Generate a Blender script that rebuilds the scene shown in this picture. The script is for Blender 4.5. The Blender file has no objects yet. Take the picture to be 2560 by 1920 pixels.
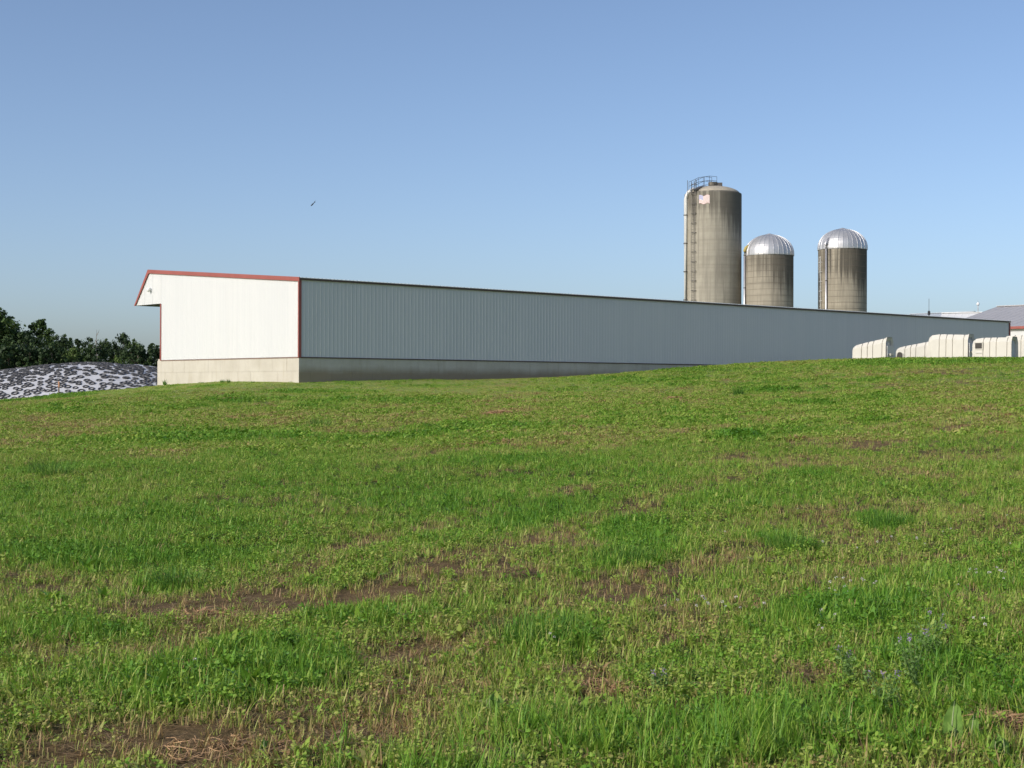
import bpy, math, random
import numpy as np
from mathutils import Vector, Matrix

random.seed(7)
RNG = np.random.default_rng(11)
C = bpy.context.scene.collection
SC = bpy.context.scene

# ------------------------------------------------------------------ camera, world, sun, exposure
EYE = 1.6
FPX = 3700.0            # focal length in pixels of the 2560 x 1920 photograph
PITCH, ROLL = math.radians(0.124), math.radians(0.155)
cam_data = bpy.data.cameras.new("camera")
cam_data.sensor_width = 36.0
cam_data.lens = 36.0 * FPX / 2560.0
cam_data.clip_start = 0.1
cam_data.clip_end = 9000.0
cam = bpy.data.objects.new("camera", cam_data)
C.objects.link(cam)
CAM_R = Matrix.Rotation(math.pi / 2 + PITCH, 3, 'X') @ Matrix.Rotation(ROLL, 3, 'Z')
cam.matrix_world = Matrix.Translation((0, 0, EYE)) @ CAM_R.to_4x4()
SC.camera = cam

SUN_EL = math.radians(30.0)
SUN_H = Vector((-0.79, -0.613)).normalized()      # horizontal direction towards the sun (x, y)
world = bpy.data.worlds.new("World")
SC.world = world
world.use_nodes = True
wn = world.node_tree
for n in list(wn.nodes):
    wn.nodes.remove(n)
sky = wn.nodes.new("ShaderNodeTexSky")
sky.sky_type = 'NISHITA'
sky.sun_disc = False
sky.sun_elevation = SUN_EL
sky.sun_rotation = math.atan2(SUN_H.x, SUN_H.y)
sky.altitude = 850.0
sky.air_density = 0.74
sky.dust_density = 3.6
sky.ozone_density = 1.8
bg = wn.nodes.new("ShaderNodeBackground")
bg.inputs['Strength'].default_value = 0.107
wo = wn.nodes.new("ShaderNodeOutputWorld")
wn.links.new(sky.outputs[0], bg.inputs['Color'])
wn.links.new(bg.outputs[0], wo.inputs['Surface'])

sun_data = bpy.data.lights.new("sun", 'SUN')
sun_data.energy = 2.0
sun_data.angle = math.radians(0.55)
sun_data.color = (1.0, 0.945, 0.85)
sun = bpy.data.objects.new("sun", sun_data)
C.objects.link(sun)
to_sun = Vector((SUN_H.x * math.cos(SUN_EL), SUN_H.y * math.cos(SUN_EL), math.sin(SUN_EL)))
sun.rotation_euler = to_sun.to_track_quat('Z', 'Y').to_euler()
sun.location = (-60, -40, 80)

SC.view_settings.view_transform = 'Standard'
SC.view_settings.look = 'None'
SC.view_settings.exposure = 0.62
SC.view_settings.gamma = 1.0
SC.view_settings.use_curve_mapping = False
SC.render.engine = 'CYCLES'
SC.cycles.max_bounces = 6
SC.cycles.diffuse_bounces = 3
SC.cycles.transmission_bounces = 3
SC.cycles.use_denoising = True
SC.cycles.denoiser = 'OPENIMAGEDENOISE'
SC.cycles.denoising_input_passes = 'RGB_ALBEDO_NORMAL'
SC.cycles.denoising_prefilter = 'ACCURATE'
SC.cycles.adaptive_threshold = 0.004

# ------------------------------------------------------------------ helpers
def tag(o, label=None, cat=None, group=None, kind=None):
    if label: o['label'] = label
    if cat: o['category'] = cat
    if group: o['group'] = group
    if kind: o['kind'] = kind
    return o

def empty(name, loc, rz=0.0):
    o = bpy.data.objects.new(name, None)
    o.empty_display_size = 0.2
    o.location = loc
    o.rotation_euler = (0, 0, rz)
    C.objects.link(o)
    return o

class MB:
    """collects vertices and faces, builds one mesh object"""
    def __init__(s):
        s.v, s.f, s.m = [], [], []
    def face(s, idx, m=0):
        s.f.append(tuple(idx)); s.m.append(m)
    def quad(s, a, b, c, d, m=0):
        n = len(s.v); s.v += [tuple(a), tuple(b), tuple(c), tuple(d)]
        s.face((n, n + 1, n + 2, n + 3), m)
    def box(s, x0, x1, y0, y1, z0, z1, m=0):
        n = len(s.v)
        s.v += [(x0, y0, z0), (x1, y0, z0), (x1, y1, z0), (x0, y1, z0), (x0, y0, z1), (x1, y0, z1), (x1, y1, z1), (x0, y1, z1)]
        for q in ((0, 3, 2, 1), (4, 5, 6, 7), (0, 1, 5, 4), (1, 2, 6, 5), (2, 3, 7, 6), (3, 0, 4, 7)):
            s.face([n + i for i in q], m)
    def prism(s, poly, axis, a0, a1, m=0):
        """poly: 2D outline; extruded along axis 0/1/2 from a0 to a1"""
        n = len(s.v); k = len(poly)
        for a in (a0, a1):
            for p, q in poly:
                s.v.append({0: (a, p, q), 1: (p, a, q), 2: (p, q, a)}[axis])
        s.face([n + i for i in range(k)], m)
        s.face([n + k + i for i in reversed(range(k))], m)
        for i in range(k):
            j = (i + 1) % k
            s.face((n + j, n + i, n + k + i, n + k + j), m)
    def tube(s, pts, r, sides=6, m=0, cap=True):
        pts = [Vector(p) for p in pts]
        rs = r if isinstance(r, (list, tuple)) else [r] * len(pts)
        n = len(s.v)
        up = Vector((0, 0, 1))
        for i, p in enumerate(pts):
            d = (pts[min(i + 1, len(pts) - 1)] - pts[max(i - 1, 0)])
            d = d.normalized() if d.length > 1e-9 else Vector((0, 0, 1))
            a = d.cross(up)
            if a.length < 1e-3: a = d.cross(Vector((1, 0, 0)))
            a.normalize(); b = d.cross(a)
            for k in range(sides):
                t = 2 * math.pi * k / sides
                s.v.append(tuple(p + (a * math.cos(t) + b * math.sin(t)) * rs[i]))
        for i in range(len(pts) - 1):
            for k in range(sides):
                k2 = (k + 1) % sides
                s.face((n + i * sides + k, n + i * sides + k2, n + (i + 1) * sides + k2, n + (i + 1) * sides + k), m)
        if cap:
            s.face([n + k for k in reversed(range(sides))], m)
            s.face([n + (len(pts) - 1) * sides + k for k in range(sides)], m)
    def lathe(s, prof, sides=32, m=0, cx=0, cy=0, a0=0.0, a1=2 * math.pi):
        n = len(s.v); full = abs(a1 - a0 - 2 * math.pi) < 1e-6
        cols = sides if full else sides + 1
        for r, z in prof:
            for k in range(cols):
                t = a0 + (a1 - a0) * k / sides
                s.v.append((cx + r * math.cos(t), cy + r * math.sin(t), z))
        for i in range(len(prof) - 1):
            for k in range(sides):
                k2 = (k + 1) % cols
                s.face((n + i * cols + k, n + i * cols + k2, n + (i + 1) * cols + k2, n + (i + 1) * cols + k), m)
    def mesh(s, name, mats=(), smooth=False):
        me = bpy.data.meshes.new(name)
        me.from_pydata(s.v, [], s.f)
        for mt in (mats if isinstance(mats, (list, tuple)) else [mats]):
            me.materials.append(mt)
        if any(s.m):
            me.polygons.foreach_set('material_index', s.m)
        if smooth:
            me.polygons.foreach_set('use_smooth', [True] * len(me.polygons))
        me.update()
        return me
    def build(s, name, mats, parent=None, smooth=False, loc=(0, 0, 0), rz=0.0):
        return link(name, s.mesh(name, mats, smooth), parent, loc, rz)

def link(name, me, parent=None, loc=(0, 0, 0), rz=0.0):
    o = bpy.data.objects.new(name, me)
    o.location = loc
    o.rotation_euler = (0, 0, rz)
    if parent is not None: o.parent = parent
    C.objects.link(o)
    return o

# numpy value noise
def _hash(ix, iy, seed):
    h = (ix.astype(np.int64) * 374761393 + iy.astype(np.int64) * 668265263 + seed * 1442695041) & 0xFFFFFFFF
    h = ((h ^ (h >> 13)) * 1274126177) & 0xFFFFFFFF
    return ((h ^ (h >> 16)) & 0xFFFF) / 65535.0
def vnoise(x, y, seed=0):
    x = np.asarray(x, float); y = np.asarray(y, float)
    ix = np.floor(x); iy = np.floor(y); fx = x - ix; fy = y - iy
    fx = fx * fx * (3 - 2 * fx); fy = fy * fy * (3 - 2 * fy)
    a = _hash(ix, iy, seed); b = _hash(ix + 1, iy, seed); c = _hash(ix, iy + 1, seed); d = _hash(ix + 1, iy + 1, seed)
    return (a * (1 - fx) + b * fx) * (1 - fy) + (c * (1 - fx) + d * fx) * fy
def fbm(x, y, seed=0, octv=4):
    t = 0; a = .5; s = 0
    for k in range(octv):
        t = t + a * vnoise(np.asarray(x) * 2 ** k, np.asarray(y) * 2 ** k, seed + 17 * k); s += a; a *= .5
    return t / s

# ------------------------------------------------------------------ materials
def new_mat(name):
    m = bpy.data.materials.new(name)
    m.use_nodes = True
    nt = m.node_tree
    b = nt.nodes['Principled BSDF']
    return m, nt, b
def N(nt, t, **kw):
    n = nt.nodes.new(t)
    for k, v in kw.items():
        if k in n.inputs.keys() if hasattr(n.inputs, 'keys') else False:
            n.inputs[k].default_value = v
        else:
            setattr(n, k, v)
    return n
def coords(nt, scale, obj=True):
    tc = nt.nodes.new('ShaderNodeTexCoord'); mp = nt.nodes.new('ShaderNodeMapping')
    mp.inputs['Scale'].default_value = scale
    nt.links.new(tc.outputs['Object' if obj else 'Generated'], mp.inputs['Vector'])
    return mp.outputs[0]
def geo_coords(nt, scale):
    g = nt.nodes.new('ShaderNodeNewGeometry'); mp = nt.nodes.new('ShaderNodeMapping')
    mp.inputs['Scale'].default_value = scale
    nt.links.new(g.outputs['Position'], mp.inputs['Vector'])
    return mp.outputs[0]
def noise(nt, vec, scale, detail=4, rough=.55):
    n = nt.nodes.new('ShaderNodeTexNoise')
    n.inputs['Scale'].default_value = scale; n.inputs['Detail'].default_value = detail; n.inputs['Roughness'].default_value = rough
    nt.links.new(vec, n.inputs['Vector'])
    return n.outputs['Fac']
def ramp(nt, fac, stops):
    r = nt.nodes.new('ShaderNodeValToRGB')
    e = r.color_ramp.elements
    while len(e) < len(stops): e.new(0.5)
    for el, (p, c) in zip(e, stops):
        el.position = p; el.color = (c if len(c) == 4 else (*c, 1)) if isinstance(c, tuple) else (c, c, c, 1)
    nt.links.new(fac, r.inputs[0])
    return r.outputs[0]
def mix(nt, fac, a, b, mode='MIX'):
    n = nt.nodes.new('ShaderNodeMix'); n.data_type = 'RGBA'; n.blend_type = mode
    for s, v in ((n.inputs[0], fac), (n.inputs[6], a), (n.inputs[7], b)):
        if isinstance(v, (int, float)): s.default_value = v
        elif isinstance(v, tuple): s.default_value = (*v, 1)
        else: nt.links.new(v, s)
    return n.outputs[2]
def math_n(nt, op, a, b=0.0, clamp=False):
    n = nt.nodes.new('ShaderNodeMath'); n.operation = op; n.use_clamp = clamp
    for s, v in ((n.inputs[0], a), (n.inputs[1], b)):
        if isinstance(v, (int, float)): s.default_value = v
        else: nt.links.new(v, s)
    return n.outputs[0]
def bump(nt, h, strength, dist, b):
    n = nt.nodes.new('ShaderNodeBump'); n.inputs['Strength'].default_value = strength; n.inputs['Distance'].default_value = dist
    nt.links.new(h, n.inputs['Height']); nt.links.new(n.outputs[0], b.inputs['Normal'])
def simple(name, col, rough=.5, metal=0.0, var=.12, scale=3.0, spec=.4):
    m, nt, b = new_mat(name)
    f = noise(nt, geo_coords(nt, (1, 1, 1)), scale, 5, .6)
    lo = tuple(c * (1 - var) for c in col); hi = tuple(min(1, c * (1 + var)) for c in col)
    nt.links.new(ramp(nt, f, [(.25, lo), (.75, hi)]), b.inputs['Base Color'])
    b.inputs['Roughness'].default_value = rough; b.inputs['Metallic'].default_value = metal
    b.inputs['Specular IOR Level'].default_value = spec
    return m

def siding_mat():
    m, nt, b = new_mat("white_siding_paint")
    oi = nt.nodes.new('ShaderNodeObjectInfo')
    streak = noise(nt, geo_coords(nt, (3.0, 3.0, .12)), 1.6, 5, .6)
    blot = noise(nt, geo_coords(nt, (1, 1, 1)), .25, 3, .5)
    c = ramp(nt, streak, [(.2, (.595, .60, .605)), (.7, (.65, .65, .65))])
    c = mix(nt, math_n(nt, 'MULTIPLY', blot, .22), c, (.56, .57, .56))
    c = mix(nt, math_n(nt, 'MULTIPLY', oi.outputs['Random'], .40), c, (.57, .585, .595))
    nt.links.new(c, b.inputs['Base Color'])
    b.inputs['Roughness'].default_value = .6; b.inputs['Specular IOR Level'].default_value = .18
    return m

def concrete_mat(name, splash):
    m, nt, b = new_mat(name)
    p = geo_coords(nt, (1, 1, 1))
    big = noise(nt, p, .7, 5, .6); fine = noise(nt, p, 14, 5, .65)
    streak = noise(nt, geo_coords(nt, (2.5, 2.5, .25)), 1.7, 5, .6)
    c = ramp(nt, big, [(.25, (.46, .425, .36)), (.55, (.55, .515, .45)), (.8, (.60, .565, .50))])
    c = mix(nt, ramp(nt, fine, [(.3, 0.0), (.75, .28)]), c, (.42, .38, .31))
    c = mix(nt, ramp(nt, streak, [(.52, 0.0), (.75, .45)]), c, (.38, .33, .24))
    if splash:
        # soil thrown up by rain on the lower half of this wall
        g = nt.nodes.new('ShaderNodeNewGeometry'); sx = nt.nodes.new('ShaderNodeSeparateXYZ')
        nt.links.new(g.outputs['Position'], sx.inputs[0])
        lvl = math_n(nt, 'ADD', sx.outputs['Z'], math_n(nt, 'MULTIPLY', noise(nt, p, .9, 4, .6), -.35))
        mk = ramp(nt, math_n(nt, 'MULTIPLY_ADD', lvl, .5), [(0, 1.0), (1, 0.0)])
        n = nt.nodes.new('ShaderNodeMapRange'); n.inputs[1].default_value = 2.05; n.inputs[2].default_value = 2.45
        n.inputs[3].default_value = .8; n.inputs[4].default_value = 0.0
        nt.links.new(lvl, n.inputs[0])
        c = mix(nt, n.outputs[0], c, (.27, .205, .125))
    nt.links.new(c, b.inputs['Base Color'])
    b.inputs['Roughness'].default_value = .9; b.inputs['Specular IOR Level'].default_value = .2
    bump(nt, fine, .12, .01, b)
    return m

def silo_mat(name, stain_top, base, dark, ztop, zrange, seed):
    m, nt, b = new_mat(name)
    p = coords(nt, (1, 1, 1))
    mp = nt.nodes.new('ShaderNodeMapping'); mp.inputs['Location'].default_value = (seed, seed * 1.7, seed * .3)
    nt.links.new(p, mp.inputs[0]); p = mp.outputs[0]
    def st(scale):
        q = nt.nodes.new('ShaderNodeMapping'); q.inputs['Scale'].default_value = scale; nt.links.new(p, q.inputs[0]); return q.outputs[0]
    blot = noise(nt, st((.5, .5, .35)), 1.0, 6, .62)
    streak = noise(nt, st((2.4, 2.4, .10)), 1.0, 6, .65)
    fstreak = noise(nt, st((7, 7, .22)), 1.0, 4, .6)
    band = noise(nt, st((.02, .02, 1.4)), 1.0, 4, .7)
    c = ramp(nt, blot, [(.25, tuple(x * .78 for x in base)), (.55, base), (.8, tuple(min(1, x * 1.18) for x in base))])
    c = mix(nt, ramp(nt, streak, [(.46, 0.0), (.68, .55)]), c, dark)
    c = mix(nt, ramp(nt, fstreak, [(.5, 0.0), (.8, .35)]), c, tuple(min(1, x * 1.25) for x in base))
    c = mix(nt, ramp(nt, band, [(.46, 0.0), (.68, .5)]), c, tuple(x * .6 for x in base))
    # soot-dark run-off that starts under the rim and thins out downwards
    tc = nt.nodes.new('ShaderNodeTexCoord'); sx = nt.nodes.new('ShaderNodeSeparateXYZ'); nt.links.new(tc.outputs['Object'], sx.inputs[0])
    n = nt.nodes.new('ShaderNodeMapRange'); n.inputs[1].default_value = ztop - zrange; n.inputs[2].default_value = ztop - .2
    n.inputs[3].default_value = -.55; n.inputs[4].default_value = .28
    nt.links.new(sx.outputs['Z'], n.inputs[0])
    rs = noise(nt, st((3.2, 3.2, .06)), 1.0, 5, .6)
    # the run-off is heavier towards +x
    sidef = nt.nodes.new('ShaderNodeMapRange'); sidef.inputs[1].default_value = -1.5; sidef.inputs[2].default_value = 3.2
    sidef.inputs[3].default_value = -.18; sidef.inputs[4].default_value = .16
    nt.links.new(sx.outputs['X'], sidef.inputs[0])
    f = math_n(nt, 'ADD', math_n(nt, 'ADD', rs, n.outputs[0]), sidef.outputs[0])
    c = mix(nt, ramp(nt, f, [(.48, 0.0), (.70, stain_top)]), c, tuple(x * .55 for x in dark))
    nt.links.new(c, b.inputs['Base Color'])
    b.inputs['Roughness'].default_value = .92; b.inputs['Specular IOR Level'].default_value = .15
    bump(nt, band, .25, .03, b)
    return m

M = {}
M['siding'] = siding_mat()
M['red'] = simple("red_trim_paint", (.31, .088, .072), .5, 0, .12, 2.0)
M['tan_trim'] = simple("tan_flashing", (.30, .19, .15), .6, 0, .12, 2.0)
M['shaded_trim'] = simple("red_trim_painted_shade", (.10, .065, .055), .6, 0, .12, 2.0)  # red trim with the long wall's shade painted into the colour
M['roof_white'] = simple("white_roof_metal", (.74, .74, .73), .45, 0, .05)
M['concrete_lit'] = concrete_mat("foundation_concrete", False)
M['concrete_splash'] = concrete_mat("foundation_concrete_splashed", True)
M['dark'] = simple("dark_interior", (.06, .055, .05), .8)
M['galv'] = simple("galvanised_steel", (.53, .53, .54), .42, .55, .12, 1.2, .5)
M['pipe'] = simple("aluminium_pipe", (.52, .51, .52), .35, .6, .10, 2.0, .5)
M['pipe_white'] = simple("pale_pipe_metal", (.70, .69, .68), .4, .1, .06, 2.0, .4)
M['steel_dark'] = simple("weathered_steel", (.12, .11, .105), .6, .2)
M['yellow'] = simple("yellow_elbow_paint", (.42, .33, .10), .6)
M['poly'] = simple("cream_plastic", (.60, .575, .51), .5, 0, .06, 2.5, .2)
M['poly_grey'] = simple("grey_plastic_gate", (.60, .59, .57), .6, 0, .12, 6)
M['grey_roof'] = simple("grey_roof_metal", (.42, .41, .415), .5, .1, .06, .4)
M['plastic'] = simple("white_cover_sheet", (.56, .56, .57), .5, 0, .14, 1.5)
M['rubber'] = simple("old_tyre_rubber", (.07, .07, .073), .75, 0, .35, 4)
M['orange'] = simple("orange_stake_paint", (.52, .26, .15), .6)
M['wood'] = simple("weathered_wood", (.16, .12, .09), .85)
M['bark'] = simple("bark", (.09, .072, .055), .9, 0, .3, 6)
M['deadwood'] = simple("dead_wood", (.24, .21, .18), .9, 0, .2, 6)
M['lamp'] = simple("white_lamp_housing", (.80, .80, .78), .35)
M['bird'] = simple("dark_feathers", (.03, .035, .05), .7)
M['straw'] = simple("straw", (.40, .245, .125), .85, 0, .4, 18)
M['flag_white'] = simple("faded_white_paint", (.74, .70, .68), .7, 0, .04)
M['flag_red'] = simple("faded_red_paint", (.62, .40, .38), .7, 0, .06)
M['flag_blue'] = simple("faded_blue_paint", (.42, .42, .60), .7, 0, .06)
M['dome_concrete'] = simple("dome_concrete", (.40, .355, .28), .9, 0, .15, 1.2)
M['silo_tall'] = silo_mat("tall_silo_concrete", .78, (.375, .345, .285), (.16, .145, .125), 25.0, 10.0, 3.0)
M['silo_a'] = silo_mat("stave_silo_concrete", .74, (.345, .31, .25), (.14, .125, .105), 17.0, 9.0, 11.0)
M['silo_b'] = silo_mat("weathered_stave_concrete", .82, (.37, .33, .26), (.11, .10, .085), 17.0, 8.0, 23.0)

# ------------------------------------------------------------------ terrain height (thin-plate through surveyed points)
CP = np.array([  # x, y, height relative to the eye
 (-30,-12,-1.95),(0,-12,-1.8),(30,-12,-1.6),(-8,8,-1.66),(0,6,-1.6),(8,8,-1.52),
 (-20,20,-1.62),(-6,20,-1.46),(6,20,-1.28),(20,20,-1.0),
 (-30,35,-1.72),(-10,40,-1.12),(0,40,-.82),(10,42,-.44),(20,40,-.12),(35,40,.3),
 (-22,55,-1.10),(-8,57,-.42),(2,60,-.13),(10,60,.28),(17,62,.75),(28,62,1.1),(45,65,1.5),
 (-27,75,-.83),(-18,72,-.36),(-10.14,70.2,.18),(-14.7,75.3,.24),(-19.3,80.4,0.0),(-13,66,-.10),(-17,66,-.30),
 (0,79.3,.41),(4,82.9,.43),(-5,74.8,.36),(-3,70,.04),(6.7,72,.72),(7,84,.62),(12.2,80,1.23),(14.1,91,1.2),
 (20.5,86,1.58),(29.8,86,1.68),(24,92,1.72),(33,92,1.82),(40,95,1.8),(27,102,1.3),(38.3,112,1.3),(60,110,1.5),
 (-30,95,-1.3),(-40,110,-1.6),(-30,125,-1.5),(-50,90,-1.6),(-60,70,-1.7),(-55,130,-1.6),(-45,50,-1.8),(-20,100,-.9),
 (0,110,.3),(20,140,.5),(0,160,0),(70,70,1.8),(80,120,1.6),(60,30,.9),(-60,20,-2.0),(60,160,.8),(-50,170,-1.2),(0,190,-.4)], float)
def _tps(r2):
    return np.where(r2 > 0, r2 * np.log(np.maximum(r2, 1e-9)), 0.0)
def _fit():
    P = CP[:, :2] / 50.0; n = len(P)
    K = _tps(((P[:, None] - P[None]) ** 2).sum(-1)) + np.eye(n) * 1e-4
    A = np.hstack([np.ones((n, 1)), P])
    S = np.block([[K, A], [A.T, np.zeros((3, 3))]])
    return P, np.linalg.solve(S, np.concatenate([CP[:, 2], np.zeros(3)]))
_P, _W = _fit()
def height(x, y):
    x = np.asarray(x, float); y = np.asarray(y, float); shp = np.broadcast(x, y).shape
    X = (np.broadcast_to(x, shp) / 50.0).ravel(); Y = (np.broadcast_to(y, shp) / 50.0).ravel()
    Xc = np.clip(X, -1.5, 1.9); Yc = np.clip(Y, -.4, 3.9)
    out = np.empty(X.size)
    for s in range(0, X.size, 20000):
        a = Xc[s:s + 20000]; b = Yc[s:s + 20000]
        r2 = (a[:, None] - _P[None, :, 0]) ** 2 + (b[:, None] - _P[None, :, 1]) ** 2
        out[s:s + 20000] = _tps(r2) @ _W[:len(_P)] + _W[-3] + _W[-2] * a + _W[-1] * b
    d = np.hypot(X - Xc, Y - Yc)
    w = np.exp(-d * .8)
    out = out * w + (-1.0) * (1 - w)
    x = X * 50; y = Y * 50
    lump = (fbm(x / 3.1, y / 3.1, 5, 3) - .5) * .14 + (fbm(x / .7, y / .7, 9, 2) - .5) * .05
    lump *= np.clip(1.25 - y / 90, .25, 1)
    return (out + lump + EYE).reshape(shp)
def h1(x, y):
    return float(height(np.array([x]), np.array([y]))[0])

_RI = np.array(CAM_R)
def ray(px, py):
    d = _RI @ np.array([(px - 1280) / FPX, (960 - py) / FPX, -1.0])
    return d
def at_depth(px, py, y):
    d = ray(px, py); t = y / d[1]
    return Vector((d[0] * t, y, EYE + d[2] * t))
def on_ground(px, py):
    """first point of the ground seen at a place in the photograph"""
    d = ray(px, py)
    ys = np.arange(5, 130, .1)
    t = ys / d[1]
    g = height(d[0] * t, ys)
    gap = EYE + d[2] * t - g
    hit = np.nonzero(gap <= 0)[0]
    k = hit[0] if len(hit) else np.argmin(np.where(ys > 55, gap / ys, 9.0))
    return Vector((d[0] * t[k], ys[k], g[k]))

# ------------------------------------------------------------------ where the sward is dry and where it is lush
DRY = [(560,1520,330,38,1.0),(420,1868,330,55,1.1),(100,1612,110,38,.8),(820,1500,170,26,.9),(1000,1650,150,36,.8),(1040,1745,140,60,.9),
 (780,1755,120,50,.9),(950,1850,210,55,.9),(1580,1478,160,22,.9),(1400,1355,140,18,.9),(890,1366,70,14,.9),(1500,1740,95,28,.9),
 (2500,1835,90,55,1.1),(2330,1850,80,50,.9),(1460,1692,100,16,.7),(2400,1142,190,24,.75),(2250,1180,90,12,.8),(2080,1110,160,14,.55),(1370,1112,160,9,.6),
 (1690,1080,150,8,.5),(580,1066,200,9,.8),(200,1086,120,9,.7),(1990,1165,80,9,.6),(2000,1690,100,26,.8),(1700,1600,120,22,.4),(2050,1420,160,18,.4),
 (1150,1330,120,12,.5),(300,1480,200,18,.5),(1250,1430,160,18,.5),(1850,1310,120,10,.45),(1200,1880,160,40,.6),(150,1900,160,30,.8),(1650,1290,140,10,.5),
 (640,1250,260,14,.4),(1100,1180,220,10,.4),(1750,1010,260,8,.4),(2150,980,200,8,.35),(2350,1070,180,10,.55),(960,1080,160,6,.5),(1040,1058,90,4,.4)]
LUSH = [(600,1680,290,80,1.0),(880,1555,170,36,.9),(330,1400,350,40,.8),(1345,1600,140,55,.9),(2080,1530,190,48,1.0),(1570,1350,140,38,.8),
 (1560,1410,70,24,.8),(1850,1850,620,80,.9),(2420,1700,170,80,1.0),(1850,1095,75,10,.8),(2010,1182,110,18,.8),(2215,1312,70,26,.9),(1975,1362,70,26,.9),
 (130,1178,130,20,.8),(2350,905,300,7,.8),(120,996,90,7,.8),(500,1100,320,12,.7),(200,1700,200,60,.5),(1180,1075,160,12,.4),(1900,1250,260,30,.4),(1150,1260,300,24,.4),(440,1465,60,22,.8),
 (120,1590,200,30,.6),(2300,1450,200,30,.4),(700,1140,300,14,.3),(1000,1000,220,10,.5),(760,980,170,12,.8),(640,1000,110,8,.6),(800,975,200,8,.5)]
def _ell(lst):
    out = []
    for px, py, hw, hh, s in lst:
        p = on_ground(px, py); a = on_ground(px, min(py + hh, 1990)); b = on_ground(px, max(py - hh, 985 if px < 1700 else 940))
        dy = max(.3, abs(b.y - a.y) * .5)
        out.append((p.x, p.y, hw * p.y / FPX, min(dy, 9), s * (.74 if lst is DRY else 1)))
    return out
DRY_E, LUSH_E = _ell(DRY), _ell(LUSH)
TRACKS = []
for poly, w, st in (([(60,1725),(300,1645),(560,1565),(950,1480),(1400,1335),(1700,1235),(2050,1150),(2555,1040)], .30, .75),
                    ([(380,1575),(850,1385),(1180,1285),(1450,1225),(1700,1170),(2100,1090),(2555,1005)], .24, .7),
                    ([(1000,1235),(1300,1170),(1600,1105),(2000,1030),(2555,950)], .28, .5),
                    ([(900,1165),(1150,1125),(1380,1095),(1750,1025),(2150,960)], .28, .5),
                    ([(150,1905),(520,1800),(950,1690),(1450,1510),(1900,1370),(2555,1190)], .28, .65),
                    ([(620,1900),(1050,1760),(1500,1640),(2000,1470),(2555,1330)], .22, .45)):
    TRACKS.append(([on_ground(a, b) for a, b in poly], w, st))
def track_mask(x, y):
    m = np.zeros_like(x)
    for P, w, st in TRACKS:
        for a, b in zip(P, P[1:]):
            dx, dy = b.x - a.x, b.y - a.y; L2 = dx * dx + dy * dy
            t = np.clip(((x - a.x) * dx + (y - a.y) * dy) / L2, 0, 1)
            d = np.hypot(x - a.x - t * dx, y - a.y - t * dy)
            np.maximum(m, st * np.clip(1.5 - d / w, 0, 1), out=m)
    return m
def sward(x, y):
    x = np.asarray(x, float); y = np.asarray(y, float)
    wx = (fbm(x / 1.3, y / 1.3, 31, 3) - .5) * 1.3; wy = (fbm(x / 1.3, y / 1.3, 47, 3) - .5) * 1.6
    dry = np.zeros_like(x); lush = np.zeros_like(x)
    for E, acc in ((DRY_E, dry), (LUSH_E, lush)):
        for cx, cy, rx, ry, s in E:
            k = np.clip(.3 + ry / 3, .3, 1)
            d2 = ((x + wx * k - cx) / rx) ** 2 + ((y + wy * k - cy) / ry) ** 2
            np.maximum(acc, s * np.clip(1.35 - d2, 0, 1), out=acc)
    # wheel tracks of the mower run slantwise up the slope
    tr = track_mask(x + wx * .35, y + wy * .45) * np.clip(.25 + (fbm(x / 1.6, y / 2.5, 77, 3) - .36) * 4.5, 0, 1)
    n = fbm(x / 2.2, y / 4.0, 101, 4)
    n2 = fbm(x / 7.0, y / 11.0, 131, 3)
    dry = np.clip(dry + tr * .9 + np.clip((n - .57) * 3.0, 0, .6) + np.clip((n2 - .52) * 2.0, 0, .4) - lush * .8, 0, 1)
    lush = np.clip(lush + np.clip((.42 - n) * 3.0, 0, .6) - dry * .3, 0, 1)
    lawn = np.clip((y - 52 + x * .3) / 10, 0, 1) * np.clip((8 - x) / 10, 0, 1)     # the finely mown bank by the barn
    dry = dry * (1 - .45 * lawn)
    return dry, lush, lawn

# ------------------------------------------------------------------ ground sheet
def axis_pts(lo, hi, step, far, far2):
    core = np.arange(lo, hi + step * .5, step)
    g = [hi]; s = step
    while g[-1] < far2: s *= 1.35; g.append(g[-1] + s)
    l = [lo]; s = step
    while l[-1] > far: s *= 1.35; l.append(l[-1] - s)
    return np.concatenate([np.array(l[1:])[::-1], core, np.array(g[1:])])
gx = axis_pts(-34, 38, .36, -3500, 3500)
gy = np.concatenate([axis_pts(4, 34, .24, -3000, 34)[:-1], axis_pts(34, 98, .45, 34, 4500)])
gy = np.unique(np.round(gy, 4)); gy = gy[np.concatenate([[True], np.diff(gy) > .05])]
GX, GY = np.meshgrid(gx, gy)
GZ = height(GX, GY)
nx, ny = len(gx), len(gy)
me = bpy.data.meshes.new("ground")
vv = np.stack([GX, GY, GZ], -1).reshape(-1, 3)
me.vertices.add(len(vv)); me.vertices.foreach_set('co', vv.ravel())
ii = (np.arange(ny - 1)[:, None] * nx + np.arange(nx - 1)[None]).ravel()
quads = np.stack([ii, ii + 1, ii + nx + 1, ii + nx], -1).astype(np.int32)
me.loops.add(quads.size); me.loops.foreach_set('vertex_index', quads.ravel())
me.polygons.add(len(quads)); me.polygons.foreach_set('loop_start', np.arange(0, quads.size, 4, dtype=np.int32))
me.polygons.foreach_set('use_smooth', np.ones(len(quads), bool))
me.update(); me.validate()
dry, lush, lawn = sward(GX.ravel(), GY.ravel())
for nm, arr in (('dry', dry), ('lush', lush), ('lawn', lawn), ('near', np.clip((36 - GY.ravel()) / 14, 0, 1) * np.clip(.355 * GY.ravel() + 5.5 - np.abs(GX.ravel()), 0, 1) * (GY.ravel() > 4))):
    at = me.attributes.new(nm, 'FLOAT', 'POINT'); at.data.foreach_set('value', arr.astype(np.float32))
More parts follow.
